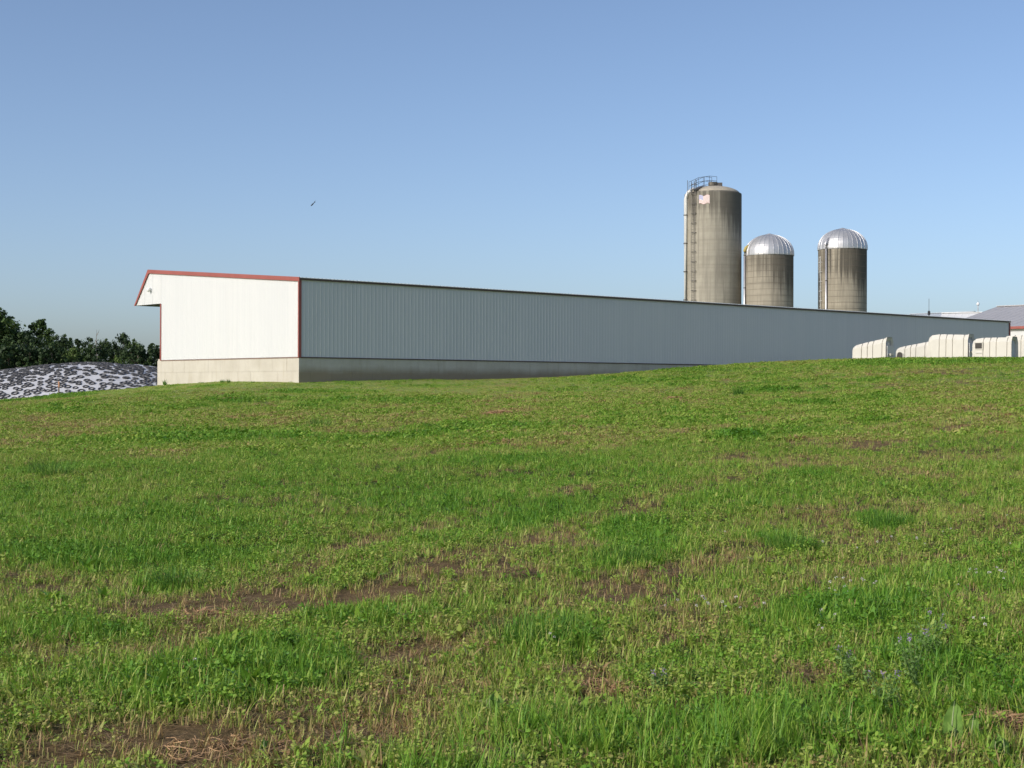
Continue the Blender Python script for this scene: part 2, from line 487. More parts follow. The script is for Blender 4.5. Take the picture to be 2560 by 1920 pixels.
def ground_mat():
    m, nt, b = new_mat("meadow_soil_and_sward")
    def attr(n):
        a = nt.nodes.new('ShaderNodeAttribute'); a.attribute_name = n; return a.outputs['Fac']
    p = geo_coords(nt, (1, 1, 1))
    n0 = noise(nt, geo_coords(nt, (1, .55, 1)), .9, 5, .6); n1 = noise(nt, p, 7, 5, .7); n2 = noise(nt, p, 34, 4, .7); n3 = noise(nt, p, 140, 3, .7)
    green = ramp(nt, n1, [(.28, (.115, .170, .038)), (.5, (.190, .240, .062)), (.72, (.28, .305, .095))])
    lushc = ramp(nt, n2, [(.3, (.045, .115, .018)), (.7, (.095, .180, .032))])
    lawnc = ramp(nt, n0, [(.3, (.175, .255, .055)), (.5, (.235, .295, .075)), (.68, (.31, .335, .105))])
    thatch = ramp(nt, n2, [(.25, (.085, .055, .028)), (.5, (.175, .112, .058)), (.75, (.30, .205, .108))])
    green = mix(nt, attr('near'), green, ramp(nt, n1, [(.3, (.035, .040, .014)), (.7, (.085, .090, .030))]))  # near soil, its colour darkened to stand for shade between the blades
    c = mix(nt, attr('lawn'), green, lawnc)
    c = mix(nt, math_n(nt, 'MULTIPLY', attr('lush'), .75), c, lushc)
    f = math_n(nt, 'ADD', math_n(nt, 'MULTIPLY', attr('dry'), 1.1), math_n(nt, 'MULTIPLY_ADD', n1, .6))
    f = math_n(nt, 'ADD', attr('dry'), math_n(nt, 'MULTIPLY', math_n(nt, 'SUBTRACT', n1, .5), .8))
    c = mix(nt, ramp(nt, f, [(.22, 0.0), (.85, .85)]), c, thatch)
    c = mix(nt, ramp(nt, n3, [(.35, .28), (.6, 0.0)]), c, (.03, .035, .015))
    nt.links.new(c, b.inputs['Base Color'])
    b.inputs['Roughness'].default_value = .95; b.inputs['Specular IOR Level'].default_value = .1
    hgt = math_n(nt, 'ADD', n2, math_n(nt, 'MULTIPLY', n3, .5))
    bump(nt, hgt, .45, .04, b)
    return m
me.materials.append(ground_mat())
ground = link("ground", me)
tag(ground, "sloping hay meadow with green and dry patches rising to the barn", None, None, 'structure')

# ------------------------------------------------------------------ long barn
A = math.atan2(.668, .744)
CORNER = (-10.14, 70.4, 1.78)
barn = empty("barn", CORNER, A)
tag(barn, "long low white metal barn with red trim on a concrete foundation", "barn")
ZB, ZE, LEN, WID = 1.24, 4.99, 65.1, 13.36
YP, ZP, YT, ZT = 14.7, 6.18, 16.26, 4.31          # peak and lower edge of the overhang
def roof_z(y): return ZE + (ZP - ZE) * y / YP
def gable_top(y): return roof_z(y) if y <= YP else ZP + (ZT - ZP) * (y - YP) / (YT - YP)
RIB = .2286
def rib_cols(u0, u1, extra=()):
    """(u, offset) columns of ribbed sheet between u0 and u1"""
    cols = [(u0, 0.0)]
    k = math.ceil((u0 - .06) / RIB - .5)
    while (k + .5) * RIB < u1 + .06:
        c = (k + .5) * RIB
        for d, o in ((-.050, 0), (-.012, .0100), (.012, .0100), (.050, 0)):
            if u0 < c + d < u1: cols.append((c + d, o))
        k += 1
    cols.append((u1, 0.0))
    for e in extra:
        if u0 < e < u1: cols.append((e, 0.0))
    return sorted(cols)
def gable_panel(u0, u1):
    mb = MB()
    for (a, oa), (b, ob) in zip(rib_cols(u0, u1, (YP,)), rib_cols(u0, u1, (YP,))[1:]):
        za = ZB if u0 < WID - .01 else ZT; 
        mb.quad((-oa, a, za), (-oa, a, gable_top(a) - .03), (-ob, b, gable_top(b) - .03), (-ob, b, za))
    return mb.build("siding_panel", M['siding'], barn)
edges = list(np.arange(0, WID, .9144))
if WID - edges[-1] < .3: edges.pop()
edges.append(WID)
for a, b in zip(edges, edges[1:]): gable_panel(a, b)
for a, b in ((WID, WID + .9144), (WID + .9144, WID + 1.8288), (WID + 1.8288, YT - .02)): gable_panel(a, b)
# long wall: one sheet mesh shared by all panels
mb = MB()
cols = rib_cols(0, .9144)
for (a, oa), (b, ob) in zip(cols, cols[1:]):
    mb.quad((a, -oa, ZB), (b, -ob, ZB), (b, -ob, ZE - .02), (a, -oa, ZE - .02))
lp = mb.mesh("siding_panel", M['siding'])
for k in range(71):
    link("siding_panel", lp, barn, (k * .9144, (k % 2) * -.002, 0))
# remaining walls (far side and far end)
mb = MB(); mb.box(.12, LEN - .05, WID - .06, WID, ZB, ZT + .02); mb.build("side_wall", M['siding'], barn)
mb = MB(); mb.prism([(0.06, ZB), (WID - .07, ZB), (WID - .07, roof_z(WID) - .05), (0.06, ZE - .05)], 0, LEN - .06, LEN); mb.build("end_wall", M['siding'], barn)
# roof sheets
mb = MB()
rc = rib_cols(-.06, LEN + .12)
y0 = -.11
for (a, oa), (b, ob) in zip(rc, rc[1:]):
    oa *= 1.2; ob *= 1.2
    zt0, zt1 = roof_z(y0) + .035, ZP + .035
    mb.quad((a, y0, zt0 + oa), (b, y0, zt0 + ob), (b, YP, zt1 + ob), (a, YP, zt1 + oa))
    mb.quad((a, y0, zt0 - .028), (b, y0, zt0 - .028), (b, y0, zt0 + ob), (a, y0, zt0 + oa))
mb.quad((-.06, y0, roof_z(y0) + .007), (-.06, YP, ZP + .007), (LEN + .12, YP, ZP + .007), (LEN + .12, y0, roof_z(y0) + .007))
mb.build("roof", M['roof_white'], barn)
mb = MB(); mb.prism([(YP, ZP + .03), (YT, ZT + .03), (YT - .02, ZT - .01), (YP - .02, ZP - .03)], 0, -.06, LEN + .1); mb.build("overhang_roof", M['roof_white'], barn)
mb = MB(); mb.box(.03, LEN, WID + .0, YT - .03, ZT - .015, ZT + .01); mb.build("soffit", M['dark'], barn)
# trim
nrm = math.hypot(YP, ZP - ZE)
mb = MB(); mb.prism([(-.11, ZE - .16), (YP, ZP - .16), (YP + .03, ZP + .05), (-.11, ZE + .042)], 0, -.075, -.03); mb.build("rake_trim", M['red'], barn)
mb = MB(); mb.prism([(YP - .06, ZP - .15), (YP + .035, ZP + .045), (YT + .03, ZT - .02), (YT - .085, ZT - .02)], 0, -.078, -.032); mb.build("overhang_trim", M['red'], barn)
mb = MB(); mb.box(-.045, -.028, -.045, .035, ZB - .03, ZE - .17); mb.box(-.028, .11, -.045, -.028, ZB - .03, ZE - .10); mb.build("corner_trim", M['red'], barn)
mb = MB(); mb.box(-.045, .12, WID - .05, WID + .03, ZB - .03, ZT - .02); mb.build("corner_trim", M['red'], barn)
mb = MB(); mb.box(LEN - .10, LEN + .03, -.045, -.028, ZB - .03, ZE - .10); mb.box(LEN + .01, LEN + .03, -.028, .10, ZB - .03, ZE - .1); mb.build("corner_trim", M['red'], barn)
mb = MB(); mb.box(-.05, LEN + .03, -.088, -.03, ZE - .085, ZE + .0); mb.build("eave_trim", M['shaded_trim'], barn)
mb = MB(); mb.box(-.030, -.002, .036, WID - .051, ZB - .05, ZB - .018); mb.build("base_trim", M['tan_trim'], barn)
mb = MB(); mb.box(.111, LEN - .101, -.042, -.002, ZB - .05, ZB - .004); mb.build("base_trim", M['shaded_trim'], barn)
# foundation: solid core with cast panels that stand proud of recessed form joints
mb = MB(); mb.box(.02, LEN + .04, .02, WID + .36, -2.2, ZB - .052); mb.box(.02, 1.2, WID + .05, WID + .36, -2.2, ZB + .05); mb.build("foundation_core", M['concrete_lit'], barn)
def slab(mb, x0, x1, y0, y1, z0, z1, g=.006, be=.012):
    mb.box(x0, x1, y0, y1, z0, z1)
ROWZ = .56
random.seed(3)
def cast_row(along_x, total, z0, z1, first, step, mat):
    u = 0.0; nxt = first
    while u < total - .02:
        e = min(nxt, total)
        if total - e < .25: e = total
        mb = MB(); d = random.uniform(0, .004); g = .0035
        if along_x: mb.box(u + g, e - g, -d, .03, z0 + g, z1 - (.002 if z1 > 1 else g))
        else: mb.box(-d, .03, u + g, e - g, z0 + g, z1 - (.002 if z1 > 1 else g))
        mb.build("concrete_panel", mat, barn)
        u = e; nxt = e + step
cast_row(False, WID + .38, ROWZ, ZB - .052, 1.05, 1.22, M['concrete_lit'])
cast_row(False, WID + .38, -2.2, ROWZ, .62, 1.22, M['concrete_lit'])
cast_row(True, LEN, ROWZ, ZB - .052, 1.22, 1.22, M['concrete_splash'])
cast_row(True, LEN, -2.2, ROWZ, .66, 1.22, M['concrete_splash'])
# wall lamp under the peak (thing fixed to the gable)
wl = MB()
wl.lathe([(.0, .0), (.08, .0), (.095, .05), (.10, .10), (.09, .17), (.05, .21), (0, .22)], 14)
lamp = empty("wall_lamp", Matrix.Translation(CORNER) @ Matrix.Rotation(A, 4, 'Z') @ Vector((-.13, 14.5, 5.02)), A)
tag(lamp, "small round white lamp fixed high on the sunlit gable under the overhang peak", "lamp")
wl.build("lamp_housing", M['lamp'], lamp, True)
mb = MB(); mb.box(.02, .13, -.05, .05, .06, .14); mb.build("bracket", M['lamp'], lamp)
mb = MB(); mb.lathe([(0, -.03), (.06, -.03), (.07, .0), (0, .0)], 12); mb.build("lens", M['lamp'], lamp)

# ------------------------------------------------------------------ silos
def silo_frame(px, z):
    p = at_depth(px, 900, z); return p.x, p.y
def ang(phi, vx, vy):
    """direction on the silo wall, phi measured from the side facing the camera, positive to the right"""
    a = math.atan2(-vy, -vx) + phi
    return a
def ladder(parent, R, a, z0, z1, half=.22, off=.18, rung=.32, mat='steel_dark', cage=False):
    lad = MB(); rad = Vector((math.cos(a), math.sin(a), 0)); tan = Vector((-math.sin(a), math.cos(a), 0))
    for s in (-1, 1):
        p = rad * (R + off) + tan * (half * s)
        lad.tube([(p.x, p.y, z0), (p.x, p.y, z1)], .028, 5)
    o = lad.build("ladder", M[mat], parent)
    rg = MB(); p = rad * (R + off) - tan * half; q = rad * (R + off) + tan * half
    rg.tube([p, q], .018, 5)
    rm = rg.mesh("rung", M[mat])
    z = z0 + .2
    while z < z1:
        link("rung", rm, o, (0, 0, z)); z += rung
    bk = MB(); z = z0 + .5
    p = rad * (R - .02) - tan * .34; q = rad * (R + off + .02) - tan * .34; p2 = rad * (R - .02) + tan * .34; q2 = rad * (R + off + .02) + tan * .34
    bk.tube([p, q, q2, p2], .035, 5)
    bm_ = bk.mesh("standoff", M[mat])
    while z < z1:
        link("standoff", bm_, o, (0, 0, z)); z += 1.22
    return o
# tall silo
YT_S = 190.0; kx = YT_S / FPX
sx, sy = silo_frame(1781.5, YT_S)
tall = empty("silo", (sx, sy, 0))
tag(tall, "tallest concrete silo, flat-domed with a painted flag and a caged ladder", "silo", "concrete silos behind the barn")
RT = 71 * kx
ZTOP = at_depth(1781, 486, YT_S).z
prof = [(RT, -1)]
z = 0.0
while z < ZTOP - .8:
    z += 2.44
    prof += [(RT, z - .09), (RT, z - .03), (RT - .018, z), (RT, z + .03), (RT, z + .09)]
prof = [p for p in prof if p[1] < ZTOP - .2] + [(RT, ZTOP - .35), (RT, ZTOP - .15), (RT - .02, ZTOP), (RT - .25, ZTOP + .1)]
mb = MB(); mb.lathe(prof, 72)
o = mb.build("silo_wall", M['silo_tall'], tall); 
o.data.polygons.foreach_set('use_smooth', [True] * len(o.data.polygons))
mb = MB(); mb.lathe([(RT - .24, ZTOP + .098)] + [((RT - .24) * math.cos(t), ZTOP + .1 + .95 * math.sin(t) ** 1.3) for t in np.linspace(.05, 1.45, 10)] + [(0, ZTOP + 1.05)], 48)
mb.build("dome", M['dome_concrete'], tall, True)
mb = MB(); mb.lathe([(0, ZTOP + 1.55), (.55, ZTOP + 1.55), (.62, ZTOP + 1.5), (.6, ZTOP + 1.12)], 16); mb.build("hatch", M['silo_tall'], tall)
mb = MB(); mb.box(.35, 1.15, -.35, .35, ZTOP + 1.0, ZTOP + 1.48); mb.build("hatch_box", M['steel_dark'], tall)
vx, vy = Vector((sx, sy)).normalized()
a_l = ang(math.radians(-40), vx, vy)
ladder(tall, RT, a_l, 0, ZTOP + 1.2, .22, .22)
# catwalk rails from the ladder head to the crown
rad = Vector((math.cos(a_l), math.sin(a_l), 0)); tn = Vector((-math.sin(a_l), math.cos(a_l), 0))
def pt(r, s, z): v = rad * r + tn * s; return Vector((v.x, v.y, z))
for s in (-.42, .42):
    mb = MB()
    Rr = [RT + .55, RT + .1, RT * .66, RT * .33, -.25]
    Zt = [ZTOP + 1.25, ZTOP + 1.4, ZTOP + 1.95, ZTOP + 2.2, ZTOP + 2.25]
    mb.tube([pt(r, s, z) for r, z in zip(Rr, Zt)], .026, 5)
    hr = mb.build("handrail", M['steel_dark'], tall)
    mb = MB(); mb.tube([pt(r, s, z - .55) for r, z in zip(Rr, Zt)], .028, 5); mb.build("mid_rail", M['steel_dark'], hr)
    for r, z in zip(Rr, Zt):
        zb = ZTOP - .35 if r > RT else ZTOP + .1 + 1.1 * (1 - (abs(r) / RT) ** 2) * .95
        mb = MB(); mb.tube([pt(r, s, zb), pt(r, s, z)], .026, 5); mb.build("rail_post", M['steel_dark'], hr)
mb = MB()
for i in range(len(Rr) - 2):
    za = ZTOP + .22 + 1.1 * (1 - (min(Rr[i], RT) / RT) ** 2) * .95; zb = ZTOP + .22 + 1.1 * (1 - (min(Rr[i + 1], RT) / RT) ** 2) * .95
    mb.quad(pt(Rr[i], -.42, za), pt(Rr[i], .42, za), pt(Rr[i + 1], .42, zb), pt(Rr[i + 1], -.42, zb))
mb.build("walkway", M['steel_dark'], tall)
# long outer cage rails by the ladder head
for s in (-.75, .62):
    mb = MB(); mb.tube([pt(RT + .45, s, ZTOP - 2.0), pt(RT + .45, s, ZTOP + 1.5)], .035, 5); mb.build("cage_rail", M['steel_dark'], tall)
# filling pipe
a_p = ang(math.radians(-64), vx, vy); rp = Vector((math.cos(a_p), math.sin(a_p), 0)); tp = Vector((-math.sin(a_p), math.cos(a_p), 0))
def pp(r, s, z): v = rp * r + tp * s; return (v.x, v.y, z)
mb = MB(); mb.tube([pp(RT + .20, 0, 0), pp(RT + .20, 0, ZTOP - .9), pp(RT + .16, .15, ZTOP - .5), pp(RT + .02, .4, ZTOP + .05), pp(RT - .6, .8, ZTOP + .5)], .24, 12)
fp = mb.build("filling_pipe", M['pipe_white'], tall, True)
mb = MB(); mb.lathe([(.26, -.06), (.275, -.06), (.275, .06), (.26, .06)], 12); cm = mb.mesh("pipe_clamp", M['steel_dark'])
z = 2.0
while z < ZTOP - 1:
    c = pp(RT + .20, 0, z); link("pipe_clamp", cm, fp, c); z += 3.6
# painted flag on the silo wall
a0 = ang(math.radians(-28.6), vx, vy); a1 = ang(math.radians(-6.5), vx, vy)
zf1 = at_depth(1760, 496.5, YT_S).z; zf0 = at_depth(1760, 517.0, YT_S).z
fl = MB(); stars = MB()
cols_n = 22; rows_n = 13
def fp_(u, w, off=.012):
    a = a0 + (a1 - a0) * u
    z = zf1 + (zf0 - zf1) * w + .085 * math.sin(u * 9.2 + .5) * (1 if True else 0)
    return ((RT + off) * math.cos(a), (RT + off) * math.sin(a), z)
for r in range(rows_n):
    for c in range(cols_n):
        u0, u1, w0, w1 = c / cols_n, (c + 1) / cols_n, r / rows_n, (r + 1) / rows_n
        canton = r < 7 and c < cols_n * .4
        mi = 2 if canton else (1 if r % 2 == 0 else 0)
        fl.quad(fp_(u0, w1), fp_(u1, w1), fp_(u1, w0), fp_(u0, w0), mi)
fl.build("flag", [M['flag_white'], M['flag_red'], M['flag_blue']], tall)
for r in range(9):
    for c in range(6 if r % 2 == 0 else 5):
        u = .4 * ((c + .5 + (0 if r % 2 == 0 else .5)) / 6); w = 7 / 13 * (r + .5) / 9; du, dw = .010, .012
        stars.quad(fp_(u - du, w, .016), fp_(u, w + dw, .016), fp_(u + du, w, .016), fp_(u, w - dw, .016))
so = stars.build("stars", M['flag_white'], tall); so['kind'] = 'stuff'

def stave_silo(px, z, base_y, top_y, mat, label, pipe_phi, ladder_phi, elbow):
    sx, sy = silo_frame(px, z)
    t = empty("silo", (sx, sy, 0)); tag(t, label, "silo", "concrete silos behind the barn")
    R = 59.8 * z / FPX
    zb = at_depth(px, base_y, z).z; zt = at_depth(px, top_y, z).z
    H = zt - zb
    vx, vy = Vector((sx, sy)).normalized()
    mb = MB(); mb.lathe([(R, -1), (R, zb - .3), (R, zb - .08), (R - .02, zb - .02), (R - .2, zb)], 64); mb.build("silo_wall", mat, t, True)
    hm = MB(); hm.lathe([(R + .004, -.018), (R + .024, 0), (R + .004, .018)], 48)
    hme = hm.mesh("hoop", simple("hoop_iron", (.17, .14, .11), .7, .1))
    zz = 1.0
    while zz < zb - .3:
        link("hoop", hme, t, (0, 0, zz)); zz += .76
    # dome: one ribbed sheet per segment
    n = 30; da = 2 * math.pi / n
    pr = [(math.cos(q) * (R + .07), math.sin(q) ** .92 * H) for q in np.linspace(0, 1.43, 11)]
    pr = [(R + .06, -.16)] + pr
    sg = MB()
    for (r0, z0), (r1, z1) in zip(pr, pr[1:]):
        cs = [(-da / 2, .035), (-da / 2 + .018, .035), (-da / 2 + .03, 0.0), (0, -.006), (da / 2 - .002, 0.0)]
        for (t0, o0), (t1, o1) in zip(cs, cs[1:]):
            f = lambda r, tt, o, zz: ((r + o) * math.cos(tt), (r + o) * math.sin(tt), zz + (o * .5 if zz > 0 else 0))
            sg.quad(f(r0, t0, o0, z0), f(r0, t1, o1, z0), f(r1, t1, o1, z1), f(r1, t0, o0, z1))
        f = lambda r, tt, o, zz: ((r + o) * math.cos(tt), (r + o) * math.sin(tt), zz + (o * .5 if zz > 0 else 0))
        sg.quad(f(r0, -da / 2 - .002, 0, z0), f(r0, -da / 2, .035, z0), f(r1, -da / 2, .035, z1), f(r1, -da / 2 - .002, 0, z1))
    sme = sg.mesh("dome_panel", M['galv'])
    for k in range(n):
        link("dome_panel", sme, t, (0, 0, zb), k * da)
    mb = MB(); rt = pr[-1][0]
    mb.lathe([(rt + .28, H * .955), (rt + .25, H * .985), (rt * .5, H + .10), (0, H + .16)], 20); mb.build("dome_cap", M['galv'], t, True, (0, 0, zb))
    a = ang(math.radians(pipe_phi), vx, vy); rp = Vector((math.cos(a), math.sin(a), 0))
    P = lambda r, z: (rp.x * r, rp.y * r, z)
    mb = MB(); mb.tube([P(R + .2, 0), P(R + .2, zb + .05)], .125, 10); pi = mb.build("filling_pipe", M['pipe'], t, True)
    mb = MB(); mb.tube([P(R + .2, zb - .1), P(R + .2, zb + .45), P(R + .02, zb + .85), P(R - .35, zb + 1.1)], [.17, .19, .20, .2], 10)
    mb.build("pipe_elbow", M['yellow'] if elbow else M['pipe'], pi, True)
    mb = MB(); mb.lathe([(.13, -.05), (.15, -.05), (.15, .05), (.13, .05)], 10); cm = mb.mesh("pipe_clamp", M['steel_dark'])
    zz = zb - 4.2
    while zz > 2:
        link("pipe_clamp", cm, pi, P(R + .2, zz)); zz -= 4.2
    ladder(t, R, ang(math.radians(ladder_phi), vx, vy), 0, zb - 1.0, .2, .12, .62, 'pipe_white')
    return t
stave_silo(1922.5, 187.0, 637.5, 586.5, M['silo_a'], "lower domed silo close beside the tallest silo, yellowish pipe elbow", -72, -84, True)
stave_silo(2105.5, 189.0, 622.5, 572.5, M['silo_b'], "domed silo standing apart on the right with a grey pipe down its front", -38, -62, False)

# ------------------------------------------------------------------ other farm buildings beyond the barn
def far_barn(name, label, eave_px, eave_z, length, halfw, z_eave, z_ridge, wall, roof, trim=None, rz=None):
    o = empty(name, (eave_px[0], eave_px[1], 0), A if rz is None else rz)
    tag(o, label, "barn")
    # local +x = across (towards the ridge), local -y = along the eave to the right
    mb = MB(); mb.box(0, 2 * halfw, -length, 0, -1, z_eave - .12); mb.prism([(0, z_eave - .12), (2 * halfw, z_eave - .12), (halfw, z_ridge - .12)], 1, -length, 0); mb.build("wall", wall, o)
    for nm, (xa, za, xb, zb) in (("roof_slope", (-.35, z_eave - .08, halfw, z_ridge)), ("roof_slope", (2 * halfw + .35, z_eave - .08, halfw, z_ridge))):
        mb = MB(); k = length; u = -.3
        n = int((length + .6) / .9144)
        for i in range(n):
            y0 = .3 - i * .9144; y1 = y0 - .9144; r = .035
            for (p, q, o0, o1) in ((y0, y0 - .04, r, r), (y0 - .04, y0 - .09, r, 0), (y0 - .09, y1 + .03, 0, 0), (y1 + .03, y1, 0, r)):
                mb.quad((xa, p, za + o0), (xa, q, za + o1), (xb, q, zb + o1), (xb, p, zb + o0))
        mb.build(nm, roof, o)
    mb = MB(); mb.box(halfw - .3, halfw + .3, -length - .3, .3, z_ridge + .0, z_ridge + .09); mb.build("ridge_cap", roof, o)
    if trim:
        mb = MB(); mb.box(-.42, -.36, -length - .3, .3, z_eave - .32, z_eave - .06); mb.build("eave_trim", trim, o)
    return o
# grey-roofed barn on the right edge
far_barn("barn", "grey-roofed white barn behind the far right end of the long barn", (45.5, 157.0), 0, 70, 12.0, 6.38 + EYE, 9.14 + EYE, M['siding'], M['grey_roof'], M['red'])
# white-roofed building behind it
RZC = math.radians(66)
p = at_depth(2360, 783, 205)
far_barn("barn", "bright white roof showing between the long barn eave and the grey roof", (p.x - 8.5 * math.cos(RZC), p.y - 8.5 * math.sin(RZC)), 0, 24, 8.5, p.z - 3.2, p.z, M['siding'], M['roof_white'], None, RZC)
# pale roof further left, only its ridge shows
p = at_depth(2280, 785.5, 240)
far_barn("barn", "pale blue-grey roof ridge just showing above the long barn eave", (p.x - 8 * .744, p.y - 8 * .668), 0, 11, 8, p.z - 2.4, p.z, M['siding'], simple("pale_roof_metal", (.42, .46, .50), .5))
# yard poles
def yard_pole(px, y_top, z, label, mat, ball):
    p = at_depth(px, y_top, z)
    o = empty("yard_pole", (p.x, p.y, 0)); tag(o, label, "pole")
    mb = MB(); mb.tube([(0, 0, 0), (0, 0, p.z - (.6 if not ball else .2))], [.11, .07], 8); mb.build("pole", mat, o)
    if ball:
        mb = MB(); mb.lathe([(0, -.25), (.16, -.2), (.24, 0), (.16, .2), (0, .25)], 12); mb.build("lamp_globe", M['lamp'], o, True, (0, 0, p.z))
        mb = MB(); mb.tube([(0, 0, p.z + .2), (0, 0, p.z + .55)], .03, 5); mb.build("spike", mat, o)
    else:
        mb = MB(); mb.tube([(0, 0, p.z - .65), (0, 0, p.z + 1.0)], .03, 5); mb.build("antenna", mat, o)
        mb = MB(); mb.box(-.14, .14, -.14, .14, p.z - 1.2, p.z - .7); mb.build("pole_box", mat, o)
yard_pole(2322.5, 765, 200, "thin dark pole with an antenna rising behind the long barn roof", M['steel_dark'], False)
yard_pole(2445, 760, 210, "slim pole with a white globe lamp above the white roof", M['galv'], True)

# ------------------------------------------------------------------ calf hutches
def hutch(px, y, length, width, hr, hf, yaw, label, front=None, rear=None, zoff=0.0):
    p = at_depth(px, 900, y)
    zg = h1(p.x, p.y)
    o = empty("calf_hutch", (p.x, p.y, zg + zoff), yaw); tag(o, label, "calf hutch", "calf hutches on the hill")
    # local +x = front; shell has chamfered roof edges and stepped ribs
    def sect(x, grow=0.0):
        t = x / length
        H = hr + (hf - hr) * min(1, max(0, (t - .12) / .88)) if t > .12 else hr * (.86 + .14 * t / .12)
        w = width / 2 * (1 if t > .05 else .90 + .10 * t / .05) + grow
        sl = .03 * H
        return [(x, -w, 0), (x, -w + sl, H * .80), (x, -w * .62, H + grow), (x, w * .62, H + grow), (x, w - sl, H * .80), (x, w, 0)]
    mb = MB()
    st = [0.0, .12 * length]
    ribs = [.30, .47, .63, .90]
    secs = [(0.0, -.02), (.08 * length, 0)]
    for r in ribs:
        c = r * length
        secs += [(c - .06, 0), (c - .05, -.06), (c - .01, -.06), (c, 0)]
    secs += [(length - .07, 0), (length - .05, .045), (length, .05)]
    rings = [sect(x, g) for x, g in secs]
    n0 = 0
    for a, b in zip(rings, rings[1:]):
        for i in range(5):
            mb.quad(a[i], b[i], b[i + 1], a[i + 1])
    # rear end with a shallow raised centre
    a = rings[0]
    mb.face([len(mb.v) + i for i in range(6)]); mb.v += [tuple(v) for v in a]
    mb.build("shell", M['poly'], o)
    # front: rim, then an inset face with the doorway
    f = sect(length, .0)
    inn = [(length - .06, v[1] * .86, v[2] * .9 if v[2] > 0 else 0) for v in f]
    mb = MB()
    for i in range(5):
        mb.quad(f[i], inn[i], inn[i + 1], f[i + 1])
    rim = mb.build("front_rim", M['poly'], o)
    ins = [(length - .14, v[1], v[2]) for v in inn]
    mb = MB()
    for i in range(5): mb.quad(inn[i], ins[i], ins[i + 1], inn[i + 1])
    mb.face([len(mb.v) + i for i in range(6)]); mb.v += [tuple(v) for v in [(length - .138, v[1], v[2]) for v in inn]]
    mb.build("inner_wall", M['poly_grey'], o)
    if front == 'gate':
        w = width * .44; gh = hf * .66
        mb = MB(); mb.box(length + .03, length + .06, -w, w, .02, gh)
        mb.box(length + .06, length + .075, -w, w, gh - .07, gh - .02); mb.box(length + .06, length + .075, -w, w, gh * .45, gh * .52); g = mb.build("gate", M['poly_grey'], o)
        for sx_ in (-.22, .16):
            mb = MB(); mb.lathe([(.07, .0), (.09, .14)], 10, 0, length + .14, sx_); mb.lathe([(0, .0), (.07, .0)], 10, 0, length + .14, sx_)
            mb.build("bucket", M['poly'], o, False, (0, 0, gh * .36))
        for sx_ in (-.34, -.05, .25):
            mb = MB(); mb.tube([(length + .045, sx_, gh), (length + .045, sx_ + .02, gh + .17)], .022, 6); mb.build("gate_pin", M['poly'], o)
    if rear == 'arch':
        cx = .30; hw = .21; hh = hr * .66
        pts = [(cx - hw, .0), (cx + hw, .0)] + [(cx + hw * math.cos(t), hh - hw + hw * math.sin(t)) for t in np.linspace(0, math.pi, 9)]
        y0 = -width / 2
        mb = MB(); mb.prism(pts, 1, y0 + .02, y0 - .012); mb.build("doorway", M['dark'], o)
        mb = MB()
        rimp = [(cx - hw, 0)] + [(cx + hw * math.cos(t), hh - hw + hw * math.sin(t)) for t in np.linspace(math.pi, 0, 9)] + [(cx + hw, 0)]
        mb.tube([(x, y0 - .012, z) for x, z in rimp], .03, 5); mb.build("doorway_rim", M['poly'], o)
    if rear == 'window':
        y0 = -width / 2 + .02
        mb = MB(); mb.box(.20, .60, y0 - .022, y0 + .03, hr * .50, hr * .76); mb.build("window_opening", M['dark'], o)
        mb = MB()
        for bx in ((.16, .20), (.60, .64)): mb.box(bx[0], bx[1], y0 - .035, y0, hr * .46, hr * .80)
        mb.box(.20, .60, y0 - .035, y0, hr * .46, hr * .50); mb.box(.20, .60, y0 - .035, y0, hr * .76, hr * .80)
        mb.build("window_frame", M['poly'], o)
        mb = MB(); mb.box(.22, .58, y0 - .05, y0, hr * .30, hr * .325); mb.build("handle", M['poly_grey'], o)
    return o
YAW = math.radians(-36)
hutch(2139, 90.0, 2.15, 1.15, 1.02, 1.40, YAW, "leftmost calf hutch, sloping roof, grey gate at its front", front='gate')
hutch(2247, 93.5, 2.15, 1.15, .90, 1.22, YAW, "low calf hutch with an arched dark doorway, behind a taller hutch", rear='arch')
hutch(2328, 89.5, 2.45, 1.20, 1.52, 1.44, YAW, "tall calf hutch between the arched doorway one and the window one", front='gate')
hutch(2438, 86.7, 2.30, 1.20, 1.27, 1.27, YAW, "calf hutch with a square window opening near its left end", rear='window')
hutch(2514, 91.5, 2.45, 1.20, 1.50, 1.44, YAW, "calf hutch cut off by the right edge, behind the window one", front='gate')

# ------------------------------------------------------------------ silage pile under a white sheet, weighted with tyres
def pile_c(x): return 1.90 - ((x + 35.0) / 7.2) ** 2 * .78
def pile_z(x, y):
    c = pile_c(x)
    t = np.clip((y - 109.5) / 13.0, 0, 1); u = np.clip((158 - y) / 30.0, 0, 1)
    s = np.sin(t * math.pi / 2) ** .85 * np.sin(u * math.pi / 2)
    z = -1.75 + np.maximum(c + 1.75, 0) * s
    z = z + (fbm(x / 2.2, y / 2.2, 201, 3) - .5) * .30 * s
    return z + EYE
px_ = np.linspace(-54, -17, 150); py_ = np.linspace(104, 160, 160)
PX, PY = np.meshgrid(px_, py_); PZ = pile_z(PX, PY)
mb = MB(); nxp = len(px_)
mb.v = [tuple(v) for v in np.stack([PX, PY, PZ], -1).reshape(-1, 3)]
for j in range(len(py_) - 1):
    for i in range(nxp - 1):
        mb.face((j * nxp + i, j * nxp + i + 1, (j + 1) * nxp + i + 1, (j + 1) * nxp + i))
pile = mb.build("silage_pile", M['plastic'], None, True)
tag(pile, "broad silage heap under a white plastic sheet left of the barn", "silage pile")
ty = MB(); R_, r_ = .295, .066
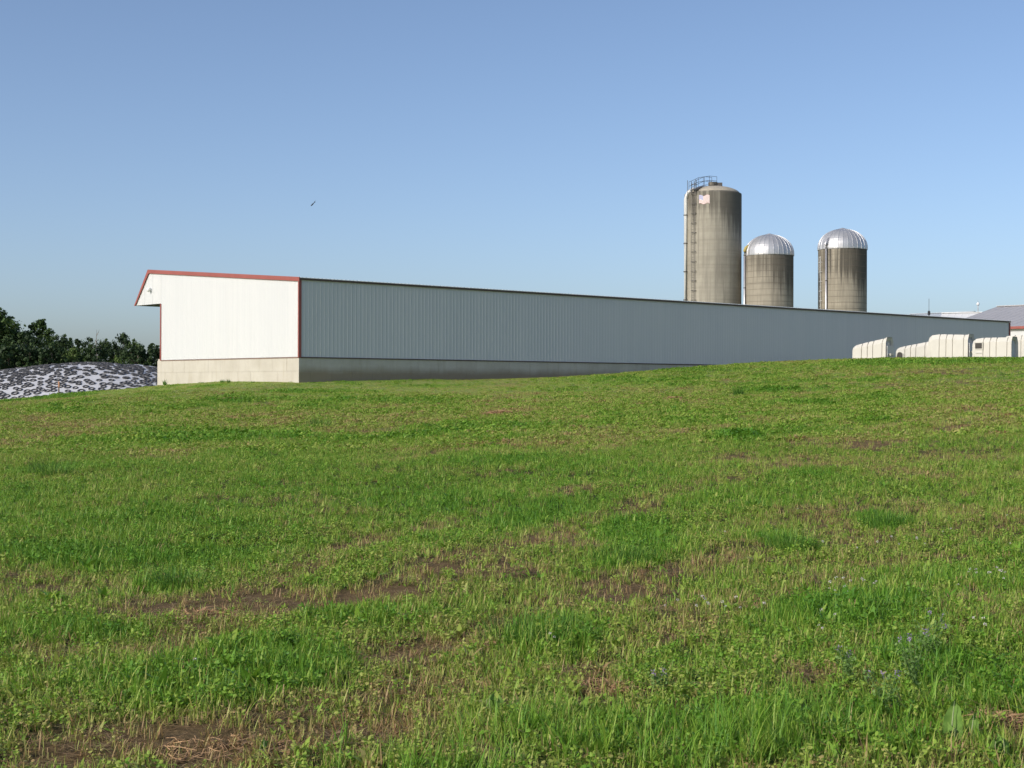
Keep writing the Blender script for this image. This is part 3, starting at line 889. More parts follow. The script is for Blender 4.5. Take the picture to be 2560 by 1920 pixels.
for i in range(18):
    for j in range(8):
        for (a, b) in (((i), (j)),):
            t = 2 * math.pi * a / 18; q = 2 * math.pi * b / 8
            sq = 1.0
            ty.v.append(((R_ + r_ * math.cos(q)) * math.cos(t), (R_ + r_ * math.cos(q)) * math.sin(t), r_ * .85 * max(-.85, min(.85, math.sin(q) * 1.2))))
for i in range(18):
    for j in range(8):
        ty.face((i * 8 + j, ((i + 1) % 18) * 8 + j, ((i + 1) % 18) * 8 + (j + 1) % 8, i * 8 + (j + 1) % 8))
tyre_me = ty.mesh("tyre", M['rubber'], True)
random.seed(5)
spots = []
tries = 0
while len(spots) < 450 and tries < 60000:
    tries += 1
    y = random.uniform(110.2, 124.5)
    x = random.uniform(-.352 * y, -.232 * y)
    dens = 1 - .35 * float(np.clip((y - 112) / 9, 0, 1))
    dens *= float(.30 + 1.25 * vnoise(np.array([x / 1.6]), np.array([y / 1.6]), 301)[0])
    if random.random() > dens: continue
    if pile_c(x) < -1.0: continue
    if any((x - a) ** 2 + (y - b) ** 2 < .43 ** 2 for a, b in spots): continue
    spots.append((x, y))
TS = np.array(spots)
tz = pile_z(TS[:, 0], TS[:, 1]); e = .2
gxn = (pile_z(TS[:, 0] + e, TS[:, 1]) - tz) / e; gyn = (pile_z(TS[:, 0], TS[:, 1] + e) - tz) / e
order = sorted(range(len(spots)), key=lambda k: spots[k][1])
far_tyres = MB()
for rank, k in enumerate(order):
    x, y = spots[k]
    nrm = Vector((-gxn[k], -gyn[k], 1)).normalized()
    s = random.uniform(.60, .82)
    q = nrm.to_track_quat('Z', 'Y')
    if rank >= 300:      # the farthest ones, past the limit of single things
        mt = Matrix.Translation(Vector((x, y, tz[k])) + nrm * (.055 * s)) @ q.to_matrix().to_4x4() @ Matrix.Diagonal((s, s, s, 1))
        n0 = len(far_tyres.v); far_tyres.v += [tuple(mt @ Vector(v)) for v in ty.v]; far_tyres.f += [tuple(n0 + i for i in f) for f in ty.f]; far_tyres.m += [0] * len(ty.f)
        continue
    o = link("tyre", tyre_me, None, Vector((x, y, tz[k])) + nrm * (.055 * s))
    o.rotation_euler = q.to_euler(); o.scale = (s, s, s * random.uniform(.9, 1.2))
    tag(o, "old black tyre lying flat on the white silage sheet", "tyre", "tyres weighing down the silage sheet")
ft = far_tyres.build("tyres", M['rubber'], None, True)
tag(ft, "packed far tyres along the top of the silage heap", None, None, 'stuff')
# orange marker stake
p = on_ground(147, 984); 
o = empty("marker_stake", (p.x, p.y, p.z - .05)); tag(o, "orange marker stake standing in the grass before the silage heap", "stake")
hs = (at_depth(147, 951, p.y).z - p.z)
mb = MB(); mb.box(-.03, .03, -.03, .03, 0, hs * .62); mb.build("post", M['wood'], o)
mb = MB(); mb.prism([(-.032, hs * .62), (.032, hs * .62), (.032, hs * .95), (0, hs * 1.03), (-.032, hs * .95)], 1, -.032, .032); mb.build("painted_top", M['orange'], o)

# ------------------------------------------------------------------ trees beyond the silage
def leaf_mat(name, lo, mid, hi):
    m, nt, b = new_mat(name)
    at = nt.nodes.new('ShaderNodeAttribute'); at.attribute_name = 'bv'
    c = ramp(nt, at.outputs['Fac'], [(.0, lo), (.5, mid), (1.0, hi)])
    nt.links.new(c, b.inputs['Base Color']); b.inputs['Roughness'].default_value = .6; b.inputs['Specular IOR Level'].default_value = .25
    tr = nt.nodes.new('ShaderNodeBsdfTranslucent'); nt.links.new(c, tr.inputs[0])
    ms = nt.nodes.new('ShaderNodeMixShader'); ms.inputs[0].default_value = .2
    nt.links.new(b.outputs[0], ms.inputs[1]); nt.links.new(tr.outputs[0], ms.inputs[2])
    nt.links.new(ms.outputs[0], nt.nodes['Material Output'].inputs['Surface'])
    return m
M['leaf_a'] = leaf_mat("broadleaf_foliage", (.026, .050, .015), (.055, .098, .025), (.11, .165, .042))
M['leaf_b'] = leaf_mat("dark_foliage", (.018, .036, .014), (.036, .066, .022), (.075, .118, .036))
M['leaf_c'] = leaf_mat("bright_shrub_foliage", (.055, .095, .022), (.090, .140, .034), (.130, .185, .048))
def tree_meshes(seed, H, W, style, mat, leaf=.30, nclump=120, per=34):
    rnd = random.Random(seed)
    tr = MB()
    pts = [(0, 0, 0)]
    for i in range(1, 7):
        pts.append((rnd.uniform(-.04, .04) * W * i / 6, rnd.uniform(-.04, .04) * W * i / 6, H * .92 * i / 6))
    tr.tube(pts, [W * .045 * (1 - i / 7) + .03 for i in range(7)], 7)
    cl = []
    lobes = []
    nl = {'round': 13, 'column': 12, 'cone': 15}[style]
    for k in range(nl):
        t = (k + .5 + rnd.uniform(-.4, .4)) / nl
        zc = H * (.16 + .74 * t)
        if style == 'cone': env = (1 - t) ** .8 * .9 + .05; lr = W * (.20 - .12 * t)
        elif style == 'column': env = math.sin(math.pi * min(1, .15 + t * .8)) ** .6 * .62; lr = W * .24 * rnd.uniform(.7, 1.2)
        else: env = math.sin(math.pi * (.14 + .80 * t)) ** .7 * .8; lr = W * .20 * rnd.uniform(.7, 1.3)
        a = k * 2.4 + rnd.uniform(-.5, .5); r = W / 2 * env * rnd.uniform(.45, 1.0)
        lobes.append((Vector((r * math.cos(a), r * math.sin(a), zc)), lr, rnd.uniform(.0, 1)))
    lobes.append((Vector((rnd.uniform(-.06, .06) * W, 0, H * .93)), W * (.07 if style == 'cone' else .15), .6))
    for c, lr, tone in lobes:
        tr.tube([(0, 0, max(.3, c.z - .5 * math.hypot(c.x, c.y) - .3)), tuple(c * .55 + Vector((0, 0, c.z * .40))), tuple(c)], [W * .018, W * .011, .012], 5)
        for q in range(max(5, nclump // nl)):
            d = Vector((rnd.gauss(0, 1), rnd.gauss(0, 1), rnd.gauss(.2, .8))).normalized()
            cl.append((c + d * lr * rnd.uniform(.5, 1.05), lr * rnd.uniform(.28, .55), min(1, max(0, tone * .7 + rnd.uniform(-.05, .35)))))
    V = []; F = []; bv = []
    for c, rr, tone in cl:
        for j in range(per):
            d = Vector((rnd.gauss(0, 1), rnd.gauss(0, 1), rnd.gauss(0, .8)))
            d = d.normalized() * rr * rnd.random() ** .45
            q = c + d
            nrm = (d.normalized() + Vector((rnd.uniform(-.8, .8), rnd.uniform(-.8, .8), rnd.uniform(-.2, 1)))).normalized()
            a = nrm.orthogonal().normalized(); b = nrm.cross(a); th = rnd.uniform(0, 6.28)
            a, b = a * math.cos(th) + b * math.sin(th), b * math.cos(th) - a * math.sin(th)
            s = leaf * rnd.uniform(.5, 1.1)
            n = len(V)
            V += [tuple(q - a * s * .5), tuple(q + b * s * .32), tuple(q + a * s * .5), tuple(q - b * s * .32)]
            F.append((n, n + 1, n + 2, n + 3)); t_ = min(1, max(0, tone + rnd.uniform(-.25, .25))); bv += [t_] * 4
    me = bpy.data.meshes.new("crown"); me.from_pydata(V, [], F); me.materials.append(mat)
    at = me.attributes.new('bv', 'FLOAT', 'POINT'); at.data.foreach_set('value', bv)
    return tr.mesh("trunk", M['bark'], True), me
PROT = {
 'round': tree_meshes(1, 10, 7.0, 'round', M['leaf_a'], .42, 150, 40),
 'round2': tree_meshes(2, 10, 8.0, 'round', M['leaf_b'], .42, 150, 40),
 'column': tree_meshes(3, 10, 4.6, 'column', M['leaf_a'], .38, 120, 40),
 'cone': tree_meshes(4, 10, 4.2, 'cone', M['leaf_b'], .36, 120, 36),
 'cone2': tree_meshes(9, 10, 3.6, 'cone', M['leaf_a'], .34, 110, 36),
 'shrub': tree_meshes(6, 10, 11.0, 'round', M['leaf_c'], .8, 90, 40),
 'shrub2': tree_meshes(8, 10, 12.0, 'round', M['leaf_b'], .8, 110, 40)}
def tree(kind, px, top_y, y, wscale, label, rz, name="tree", cat="tree"):
    p = at_depth(px, top_y, y); zg = h1(p.x, p.y)
    H = (p.z - zg) / 10.0
    o = empty(name, (p.x, p.y, zg - .1), rz); tag(o, label, cat, "trees and shrubs behind the silage heap")
    tm, cm = PROT[kind]
    a = link("trunk", tm, o); b = link("crown", cm, o)
    for q in (a, b): q.scale = (H * wscale * 1.25, H * wscale * 1.25, H)
    return o
tree('round', -10, 776, 205, 1.15, "tall broad leafy tree at the left edge, highest of the row", .3)
tree('round2', 22, 806, 212, .8, "dark ragged tree crowded against the tall left-edge tree", 1.3)
tree('round2', 58, 838, 200, .75, "dark lower tree in the dip between the two highest trees", 2.2)
tree('column', 104, 797, 208, 1.05, "second highest tree, narrow with a rounded leafy top", .9)
tree('round2', 140, 846, 203, .8, "dark round tree right of the narrow high tree", 2.9)
tree('round', 162, 842, 214, .75, "pale leafy tree next to the dark round one", 4.2)
tree('cone', 196, 838, 208, 1.0, "pointed tree left of the bare dead trunk", 1.1)
tree('round2', 222, 851, 204, .62, "bushy dark tree directly left of the bare dead trunk", 5.1)
tree('cone2', 252, 848, 209, 1.1, "narrow pointed tree directly right of the bare dead trunk", .2)
tree('round', 266, 852, 214, .6, "leafy tree between two pointed trees, right of the dead trunk", 3.3)
tree('cone', 288, 848, 206, .75, "slim dark spire tree before the twin-topped tree", 2.0)
tree('round2', 311, 841, 209, .7, "highest tree right of the dead trunk, dense and dark", .7)
tree('round', 334, 853, 204, .6, "leafy tree right of the dense dark one", 1.9)
tree('cone2', 357, 856, 210, .9, "small pointed tree left of the tall spire by the barn", 4.4)
tree('cone', 377, 849, 206, .95, "spire tree nearest the barn wall", 3.6)
tree('cone2', 394, 855, 211, .9, "pointed tree partly hidden by the barn corner trim", 5.5)
tree('round2', -60, 790, 210, .9, "dark tree beyond the left edge", 4.0)
for k, (px, ty_, dy, ws, kd, lb) in enumerate([(20, 868, 186, .8, 'shrub2', "dark shrub under the tall left-edge tree"), (75, 870, 187, .7, 'shrub2', "dark shrub below the two highest trees"),
        (130, 872, 188, .7, 'shrub2', "dark shrub below the narrow high tree"), (180, 872, 190, .6, 'shrub', "bright shrub below the pointed trees, left of the dead trunk"),
        (232, 872, 191, .55, 'shrub2', "dark shrub at the foot of the bare dead trunk"), (298, 893, 186, .55, 'shrub', "bright yellow-green shrub just above the silage heap"),
        (345, 874, 190, .6, 'shrub2', "dark shrub left of the barn foundation"), (390, 874, 191, .6, 'shrub2', "dark shrub against the barn corner")]):
    tree(kd, px, ty_, dy, ws, lb, k * 1.3, "shrub", "shrub")
# dead bare tree
p = at_depth(240, 822, 198); zg = h1(p.x, p.y); H = p.z - zg
o = empty("dead_tree", (p.x, p.y, zg - .1)); tag(o, "bare grey dead tree sticking up above the low trees", "tree")
mb = MB(); mb.tube([(0, 0, 0), (.1, 0, H * .5), (.02, 0, H * .8), (.1, 0, H)], [.16, .10, .06, .02], 7); mb.build("trunk", M['deadwood'], o)
rnd = random.Random(2)
for k in range(11):
    z = H * rnd.uniform(.42, .92); a = rnd.uniform(0, 6.28); L = rnd.uniform(.7, 1.7) * (1.2 - z / H)+.3
    mb = MB(); mb.tube([(.05, 0, z), (L * .5 * math.cos(a), L * .5 * math.sin(a), z + L * .5), (L * .8 * math.cos(a), L * .8 * math.sin(a), z + L * 1.1)], [.035, .022, .01], 5)
    mb.build("branch", M['deadwood'], o)

# ------------------------------------------------------------------ bird
p = at_depth(781.5, 510.5, 55)
o = empty("bird", p); tag(o, "small dark bird flying in the open sky above the barn", "bird")
mb = MB()
ax = Vector((-.6, .25, -.55)).normalized()
mb.tube([ax * .10, ax * .085, ax * .05, Vector((0, 0, 0)), -ax * .06, -ax * .09], [.004, .014, .022, .025, .014, .006], 8); body = mb.build("body", M['bird'], o, True)
def wing(tip, mid, name="wing"):
    mb = MB(); c = -ax * .03; f = ax * .035; th = Vector((0, -.004, .004))
    for s in (0, 1):
        q = th * (1 if s else -1)
        mb.v += [tuple(f + q), tuple(mid + ax * .03 + q), tuple(tip + q * .3), tuple(mid - ax * .035 + q), tuple(c + q)]
    mb.face((0, 1, 3, 4)); mb.face((1, 2, 3)); mb.face((9, 8, 6, 5)); mb.face((8, 7, 6))
    for i in range(5): j = (i + 1) % 5; mb.face((i, j, j + 5, i + 5))
    mb.build(name, M['bird'], o)
wing(Vector((.13, .02, .17)), Vector((.065, .01, .075)))
wing(Vector((-.03, -.06, -.055)), Vector((.0, -.04, -.012)))
mb = MB(); t0 = -ax * .085
mb.prism([(-.012, 0), (.012, 0), (.024, .06), (0, .04), (-.024, .06)], 1, -.003, .003); tl = mb.build("tail", M['bird'], o, False, tuple(t0)); tl.rotation_euler = (0, math.radians(46), 0)

# ------------------------------------------------------------------ grass and weeds
def grass_mat():
    m, nt, b = new_mat("grass_blades")
    at = nt.nodes.new('ShaderNodeAttribute'); at.attribute_name = 'bv'
    ti = nt.nodes.new('ShaderNodeAttribute'); ti.attribute_name = 'tint'; ti.attribute_type = 'INSTANCER'
    f = math_n(nt, 'ADD', math_n(nt, 'MULTIPLY', math_n(nt, 'SUBTRACT', at.outputs['Fac'], .5), .42), ti.outputs['Fac'], True)
    c = ramp(nt, f, [(0.0, (.095, .245, .022)), (.28, (.185, .355, .036)), (.5, (.31, .425, .064)), (.68, (.42, .44, .120)), (.84, (.42, .30, .14)), (1.0, (.37, .225, .11))])
    nt.links.new(c, b.inputs['Base Color']); b.inputs['Roughness'].default_value = .5; b.inputs['Specular IOR Level'].default_value = .3
    tr = nt.nodes.new('ShaderNodeBsdfTranslucent'); nt.links.new(mix(nt, .35, c, (.26, .36, .02)), tr.inputs[0])
    ms = nt.nodes.new('ShaderNodeMixShader'); ms.inputs[0].default_value = .32
    nt.links.new(b.outputs[0], ms.inputs[1]); nt.links.new(tr.outputs[0], ms.inputs[2])
    nt.links.new(ms.outputs[0], nt.nodes['Material Output'].inputs['Surface'])
    return m
M['grass'] = grass_mat()
class Tuft:
    def __init__(s, seed): s.r = random.Random(seed); s.V = []; s.F = []; s.B = []
    def strip(s, base, az, L, W, lean, bend, segs, bv, flat=0.0, shape='blade', twist=0.0):
        dx, dy = math.cos(az), math.sin(az); n = len(s.V)
        wa = az + math.pi / 2 + twist
        for i in range(segs + 1):
            t = i / segs
            hor = L * (lean * t + bend * t * t); up = L * t * math.sqrt(max(.02, 1 - min(.98, (lean + bend * t) ** 2))) * (1 - flat)
            w = W * ((1 - t ** 1.6) if shape == 'blade' else max(.0, math.sin(math.pi * (.06 + .94 * t) ** .8)) if shape == 'leaf' else (.8 + .2 * math.sin(t * 9))) * .5
            cx, cy, cz = base[0] + dx * hor, base[1] + dy * hor, base[2] + up
            s.V += [(cx - math.cos(wa) * w, cy - math.sin(wa) * w, cz), (cx + math.cos(wa) * w, cy + math.sin(wa) * w, cz)]; s.B += [bv, bv]
        for i in range(segs):
            s.F.append((n + 2 * i, n + 2 * i + 1, n + 2 * i + 3, n + 2 * i + 2))
    def leafblob(s, c, size, bv, tilt=.6):
        r = s.r; az = r.uniform(0, 6.28); nrm = Vector((r.uniform(-tilt, tilt), r.uniform(-tilt, tilt), 1)).normalized()
        a = nrm.orthogonal().normalized(); b = nrm.cross(a); a, b = a * math.cos(az) + b * math.sin(az), b * math.cos(az) - a * math.sin(az)
        n = len(s.V); c = Vector(c)
        for u, v in ((-.5, 0), (-.2, .30), (.25, .30), (.5, 0), (.25, -.30), (-.2, -.30)): s.V.append(tuple(c + a * u * size + b * v * size + nrm * (-.12 * size * abs(v) * 2)))
        s.B += [bv] * 6; s.F += [(n, n + 1, n + 2, n + 3), (n, n + 3, n + 4, n + 5)]
    def obj(s, name, col, mat=None):
        me = bpy.data.meshes.new(name); me.from_pydata(s.V, [], s.F); me.materials.append(mat or M['grass'])
        at = me.attributes.new('bv', 'FLOAT', 'POINT'); at.data.foreach_set('value', s.B)
        o = bpy.data.objects.new(name, me); col.objects.link(o); return o
TUFTS = bpy.data.collections.new("sward_sources")
def fine(seed, n, rad, L0, L1, W, lean=.35):
    t = Tuft(seed); r = t.r
    for k in range(n):
        a = r.uniform(0, 6.28); q = rad * math.sqrt(r.random())
        t.strip((q * math.cos(a), q * math.sin(a), -.01), r.uniform(0, 6.28), r.uniform(L0, L1), W * r.uniform(.7, 1.3), r.uniform(0, lean), r.uniform(0, .55), 3, r.random())
    return t
def leafy(seed, n, rad, h0, h1_, size):
    t = Tuft(seed); r = t.r
    for k in range(n):
        a = r.uniform(0, 6.28); q = rad * math.sqrt(r.random()); H = r.uniform(h0, h1_); az = r.uniform(0, 6.28); ln = r.uniform(0, .4); bvv = r.random()
        b0 = (q * math.cos(a), q * math.sin(a), -.01)
        t.strip(b0, az, H, .003, ln, .1, 2, bvv * .7 + .2, shape='stem')
        for m_ in range(3):
            f = r.uniform(.55, 1.05)
            t.leafblob((b0[0] + math.cos(az) * H * ln * f + r.uniform(-.015, .015), b0[1] + math.sin(az) * H * ln * f + r.uniform(-.015, .015), H * f * .95), size * r.uniform(.7, 1.3), bvv * .8 + r.random() * .2, 1.0)
    return t
def stubble(seed, n, rad, L0, L1):
    t = Tuft(seed); r = t.r
    for k in range(n):
        a = r.uniform(0, 6.28); q = rad * math.sqrt(r.random())
        t.strip((q * math.cos(a), q * math.sin(a), -.01), r.uniform(0, 6.28), r.uniform(L0, L1), .0045, r.uniform(0, .5), r.uniform(0, .2), 1, .5 + .5 * r.random(), shape='stem')
    return t
def litter(seed, n, rad):
    t = Tuft(seed); r = t.r
    for k in range(n):
        a = r.uniform(0, 6.28); q = rad * math.sqrt(r.random())
        t.strip((q * math.cos(a), q * math.sin(a), r.uniform(.004, .03)), r.uniform(0, 6.28), r.uniform(.05, .16), .005, .97, 0, 2, .4 + .6 * r.random(), flat=r.uniform(.3, .9), shape='stem', twist=r.uniform(-.3, .3))
    return t
def rosette(seed, n, L0, L1, W):
    t = Tuft(seed); r = t.r
    for k in range(n):
        t.strip((0, 0, 0), k * 6.28 / n + r.uniform(-.4, .4), r.uniform(L0, L1), W * r.uniform(.8, 1.2), r.uniform(.2, .7), r.uniform(.1, .5), 5, r.random() * .6 + .1, shape='leaf')
    return t
def upright(seed, n, rad, L0, L1, W):
    t = Tuft(seed); r = t.r
    for k in range(n):
        a = r.uniform(0, 6.28); q = rad * math.sqrt(r.random())
        t.strip((q * math.cos(a), q * math.sin(a), -.015), r.uniform(0, 6.28), r.uniform(L0, L1), W * r.uniform(.5, 1.1), r.uniform(.05, .45), r.uniform(.15, .9), 4, r.random(), shape='leaf', twist=r.uniform(-.8, .8))
    return t
srcs = [fine(1, 16, .05, .05, .10, .0065, .28), fine(2, 12, .05, .06, .12, .0080, .3), fine(3, 16, .06, .04, .085, .0075, .25),          # 0-2 short grass
        leafy(4, 8, .05, .03, .075, .017), leafy(5, 9, .06, .03, .07, .020), leafy(6, 7, .05, .04, .09, .018),              # 3-5 clover and lucerne regrowth
        stubble(7, 12, .06, .03, .07), litter(8, 12, .10), litter(9, 14, .12),                                            # 6-8 stubble and cut litter
        fine(10, 18, .05, .16, .30, .0070, .5), fine(11, 16, .06, .18, .34, .0075, .55),                                   # 9-10 tall grass
        rosette(12, 6, .06, .11, .030), rosette(13, 5, .07, .13, .034),                                                   # 11-12 broad weeds
        fine(14, 26, .16, .05, .09, .012), fine(15, 26, .18, .05, .10, .013), leafy(16, 18, .17, .04, .08, .045), stubble(17, 26, .18, .04, .07),
        upright(18, 6, .05, .06, .105, .017), upright(19, 5, .06, .06, .115, .021)]  # 13-16 coarse far tufts
for i, t in enumerate(srcs): t.obj("tuft_%02d" % i, TUFTS)

def scatter(name, P, rot, scl, pick, tint, col, label):
    me = bpy.data.meshes.new(name); n = len(P)
    me.vertices.add(n); me.vertices.foreach_set('co', P.astype(np.float32).ravel())
    for nm, ty_, arr, key in (('rot', 'FLOAT_VECTOR', rot, 'vector'), ('scl', 'FLOAT_VECTOR', scl, 'vector'), ('pick', 'INT', pick, 'value'), ('tint', 'FLOAT', tint, 'value')):
        a = me.attributes.new(nm, ty_, 'POINT'); a.data.foreach_set(key, arr.astype(np.int32 if ty_ == 'INT' else np.float32).ravel())
    o = link(name, me); tag(o, label, None, None, 'stuff')
    ng = bpy.data.node_groups.new(name + "_scatter", 'GeometryNodeTree')
    ng.interface.new_socket("Geometry", in_out='INPUT', socket_type='NodeSocketGeometry')
    ng.interface.new_socket("Geometry", in_out='OUTPUT', socket_type='NodeSocketGeometry')
    gi = ng.nodes.new('NodeGroupInput'); go = ng.nodes.new('NodeGroupOutput')
    ci = ng.nodes.new('GeometryNodeCollectionInfo'); ci.inputs['Collection'].default_value = col
    ci.inputs['Separate Children'].default_value = True; ci.inputs['Reset Children'].default_value = True
    ip = ng.nodes.new('GeometryNodeInstanceOnPoints'); ip.inputs['Pick Instance'].default_value = True
    def na(nm, ty_):
        a = ng.nodes.new('GeometryNodeInputNamedAttribute'); a.data_type = ty_; a.inputs['Name'].default_value = nm; return a.outputs['Attribute']
    e2r = ng.nodes.new('FunctionNodeEulerToRotation')
    L = ng.links.new
    L(gi.outputs[0], ip.inputs['Points']); L(ci.outputs[0], ip.inputs['Instance']); L(na('pick', 'INT'), ip.inputs['Instance Index'])
    L(na('rot', 'FLOAT_VECTOR'), e2r.inputs[0]); L(e2r.outputs[0], ip.inputs['Rotation']); L(na('scl', 'FLOAT_VECTOR'), ip.inputs['Scale'])
    L(ip.outputs[0], go.inputs[0])
    md = o.modifiers.new("scatter", 'NODES'); md.node_group = ng
    return o

def zone(y0, y1, dens, margin=5.5):
    w1 = .355 * y1 + margin
    n = int((y1 - y0) * 2 * w1 * dens)
    y = RNG.uniform(y0, y1, n); x = RNG.uniform(-w1, w1, n)
    k = np.abs(x) < .355 * y + margin
    return x[k], y[k]
def barn_local(x, y):
    dx, dy = x - CORNER[0], y - CORNER[1]
    return dx * math.cos(A) + dy * math.sin(A), -dx * math.sin(A) + dy * math.cos(A)
def choose(weights):
    W = np.cumsum(np.stack(weights, -1), -1); W /= W[:, -1:]
    r = RNG.random(len(W))[:, None]
    return (r > W).sum(-1)
allP, allR, allS, allK, allT = [], [], [], [], []
CLEAR = [on_ground(2385, 1868), on_ground(2470, 1840)]
def add_zone(y0, y1, dens, kind):
    x, y = zone(y0, y1, dens)
    d, l, lw = sward(x, y)
    g = np.ones_like(x); n = len(x)
    u = RNG.random(n)
    # bare ground shows in the driest places
    keep = RNG.random(n) < 1 - .66 * d ** 1.4
    x, y, d, l, lw, u = (a[keep] for a in (x, y, d, l, lw, u)); n = len(x)
    one = np.ones(n)
    tall_zone = np.clip(1.2 - ((x - 1.7) / 2.6) ** 2 - ((y - 6.3) / 1.0) ** 2, 0, 1) + .0
    clear = np.ones(n)
    for q in CLEAR:
        clear *= 1 - ((x > q.x - .75) & (x < q.x + .3) & (y < q.y + .15) & (y > q.y - .9))
    patch = np.clip((fbm(x / 1.1, y / 1.5, 701, 3) - .35) * 3, 0, 1)
    if kind == 'near':
        fine_w = .9 + 1.6 * l; leaf_w = .46 * (1 - .4 * l) * (.4 + 1.3 * patch) * (1 - .6 * d); stub = .25 + 1.1 * d; lit = .08 + 1.5 * d; tallw = (.004 + .10 * l ** 2 + .8 * tall_zone * np.clip((vnoise(x / .35, y / .5, 611) - .35) * 2.5, .05, 1)) * clear; ros = .035 * (1 - d); upw = (.20 + .26 * np.clip((y - 8) / 5, 0, 1)) * (1 - .5 * d) * (1 - .45 * l) * (.5 + patch)
        pk = choose([fine_w, fine_w * .8, fine_w * .9, leaf_w, leaf_w, leaf_w, stub, lit, lit * .8, tallw, tallw, ros, ros * .8, upw, upw * .8])
        pk = np.where(pk >= 13, pk + 4, pk)
    else:
        fw = 1 + 1.2 * l; lf = .7 * (1 - .7 * lw); st = .22 + .9 * d
        pk = choose([one * 0] * 13 + [fw, fw * .9, lf, st])
    s = RNG.uniform(.75, 1.3, n) * (1 + .25 * l) * (1 - .15 * d)
    if kind == 'far': s *= (1 - .45 * lw * (1 - l)) * (1 + .45 * l)
    s = np.where((pk == 9) | (pk == 10), RNG.uniform(.6, 1.05, n) * (.65 + .45 * tall_zone), s)
    big = vnoise(x / .9, y / 1.4, 401)
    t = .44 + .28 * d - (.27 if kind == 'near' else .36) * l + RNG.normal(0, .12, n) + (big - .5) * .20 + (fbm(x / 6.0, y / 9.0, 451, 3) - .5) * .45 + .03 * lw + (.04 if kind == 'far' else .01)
    t = np.where((pk == 6) | (pk == 16), .74 + RNG.normal(0, .10, n), t)
    t = np.where((pk == 7) | (pk == 8), .90 + RNG.normal(0, .08, n), t)
    t = np.where((pk >= 3) & (pk <= 5), t - .07, t)
    t = np.where(pk >= 17, .5 * t + .17 + RNG.normal(.0, .09, n), t)
    t = np.where((pk == 9) | (pk == 10), .26 + RNG.normal(0, .08, n), t)
    z = height(x, y)
    lx, ly = barn_local(x, y)
    ok = ~((lx > -.1) & (ly > -.1) & (lx < 66) & (ly < 14))
    P = np.stack([x, y, z], -1)
    R = np.stack([RNG.normal(0, .08, n), RNG.normal(0, .08, n), RNG.uniform(0, 6.28, n)], -1)
    S = np.stack([s, s, s * RNG.uniform(.8, 1.15, n)], -1)
    for A_, v in ((allP, P), (allR, R), (allS, S), (allK, pk), (allT, np.clip(t, .02, .98))): A_.append(v[ok])
add_zone(3.6, 10, 410, 'near')
add_zone(10, 17, 260, 'near')
add_zone(17, 32, 150, 'near')
add_zone(28, 50, 40, 'far')
add_zone(50, 94, 18, 'far')
scatter("grass", np.concatenate(allP), np.concatenate(allR), np.concatenate(allS), np.concatenate(allK), np.concatenate(allT), TUFTS, "mown meadow grass, clover and stubble covering the slope")

# white clover heads
FL = bpy.data.collections.new("flower_sources")
def clover_head():
    t = Tuft(50); r = t.r
    for k in range(22):
        d = Vector((r.gauss(0, 1), r.gauss(0, 1), r.gauss(.2, .8))).normalized() * .010
        t.leafblob((d.x * .7, d.y * .7, .10 + d.z * .7), .006, .5, 1.5)
    return t
M['petal'] = simple("white_clover_petals", (.58, .55, .50), .7)
clover_head().obj("clover_00", FL, M['petal'])
fx, fy = [], []
for px, py, sxp, syp, n in ((1760, 1545, 70, 12, 16), (2140, 1495, 60, 14, 14), (2060, 1510, 40, 10, 8), (2470, 1465, 60, 12, 16), (2420, 1480, 60, 14, 8), (2060, 1590, 60, 20, 8), (2270, 1390, 60, 8, 10), (2450, 1610, 60, 20, 5), (1350, 1640, 40, 12, 4), (1850, 1560, 60, 16, 6), (2550, 1380, 60, 10, 8), (300, 1700, 200, 60, 4), (2000, 1400, 300, 60, 12)):
    for k in range(int(n * .6)):
        p = on_ground(px + random.gauss(0, sxp * .6), py + random.gauss(0, syp * .7)); fx.append(p.x); fy.append(p.y)
fx, fy = np.array(fx), np.array(fy); n = len(fx)
scatter("clover_flowers", np.stack([fx, fy, height(fx, fy)], -1), np.stack([RNG.normal(0, .2, n), RNG.normal(0, .2, n), RNG.uniform(0, 6, n)], -1), np.repeat(RNG.uniform(.9, 1.4, n)[:, None], 3, 1), np.zeros(n), np.ones(n) * .5, FL, "white clover flower heads dotted in the meadow grass")

# large broad-leaved dock at the lower right
def leaf_mesh(L, W, seed):
    rnd = random.Random(seed); mb = MB(); segs = 10; bvv = []
    for i in range(segs + 1):
        t = i / segs; w = W * .5 * max(.06, math.sin(math.pi * min(1, .02 + t ** .72)) ** .8) * (1 if t < .98 else .3)
        up = L * t * (1 - .12 * t); back = L * (.10 * t + .22 * t * t)
        wave = .012 * math.sin(t * 17 + seed)
        for k, (u, dz) in enumerate(((-1, .0), (-.5, -.012), (0, -.022), (.5, -.012), (1, .0))):
            rip = .006 * math.sin(t * 40) * abs(u)
            mb.v.append((u * w, back - dz + rip + wave * abs(u), up))
    for i in range(segs):
        for k in range(4): mb.face((i * 5 + k, i * 5 + k + 1, (i + 1) * 5 + k + 1, (i + 1) * 5 + k))
    return mb
def dock_mat(name, a, b_):
    m, nt, b = new_mat(name)
    p = coords(nt, (30, 30, 8)); f = noise(nt, p, 1.0, 4, .6)
    c = ramp(nt, f, [(.3, a), (.7, b_)])
    nt.links.new(c, b.inputs['Base Color']); b.inputs['Roughness'].default_value = .65; b.inputs['Specular IOR Level'].default_value = .15
    tr = nt.nodes.new('ShaderNodeBsdfTranslucent'); nt.links.new(c, tr.inputs[0]); ms = nt.nodes.new('ShaderNodeMixShader'); ms.inputs[0].default_value = .3
    nt.links.new(b.outputs[0], ms.inputs[1]); nt.links.new(tr.outputs[0], ms.inputs[2]); nt.links.new(ms.outputs[0], nt.nodes['Material Output'].inputs['Surface'])
    return m
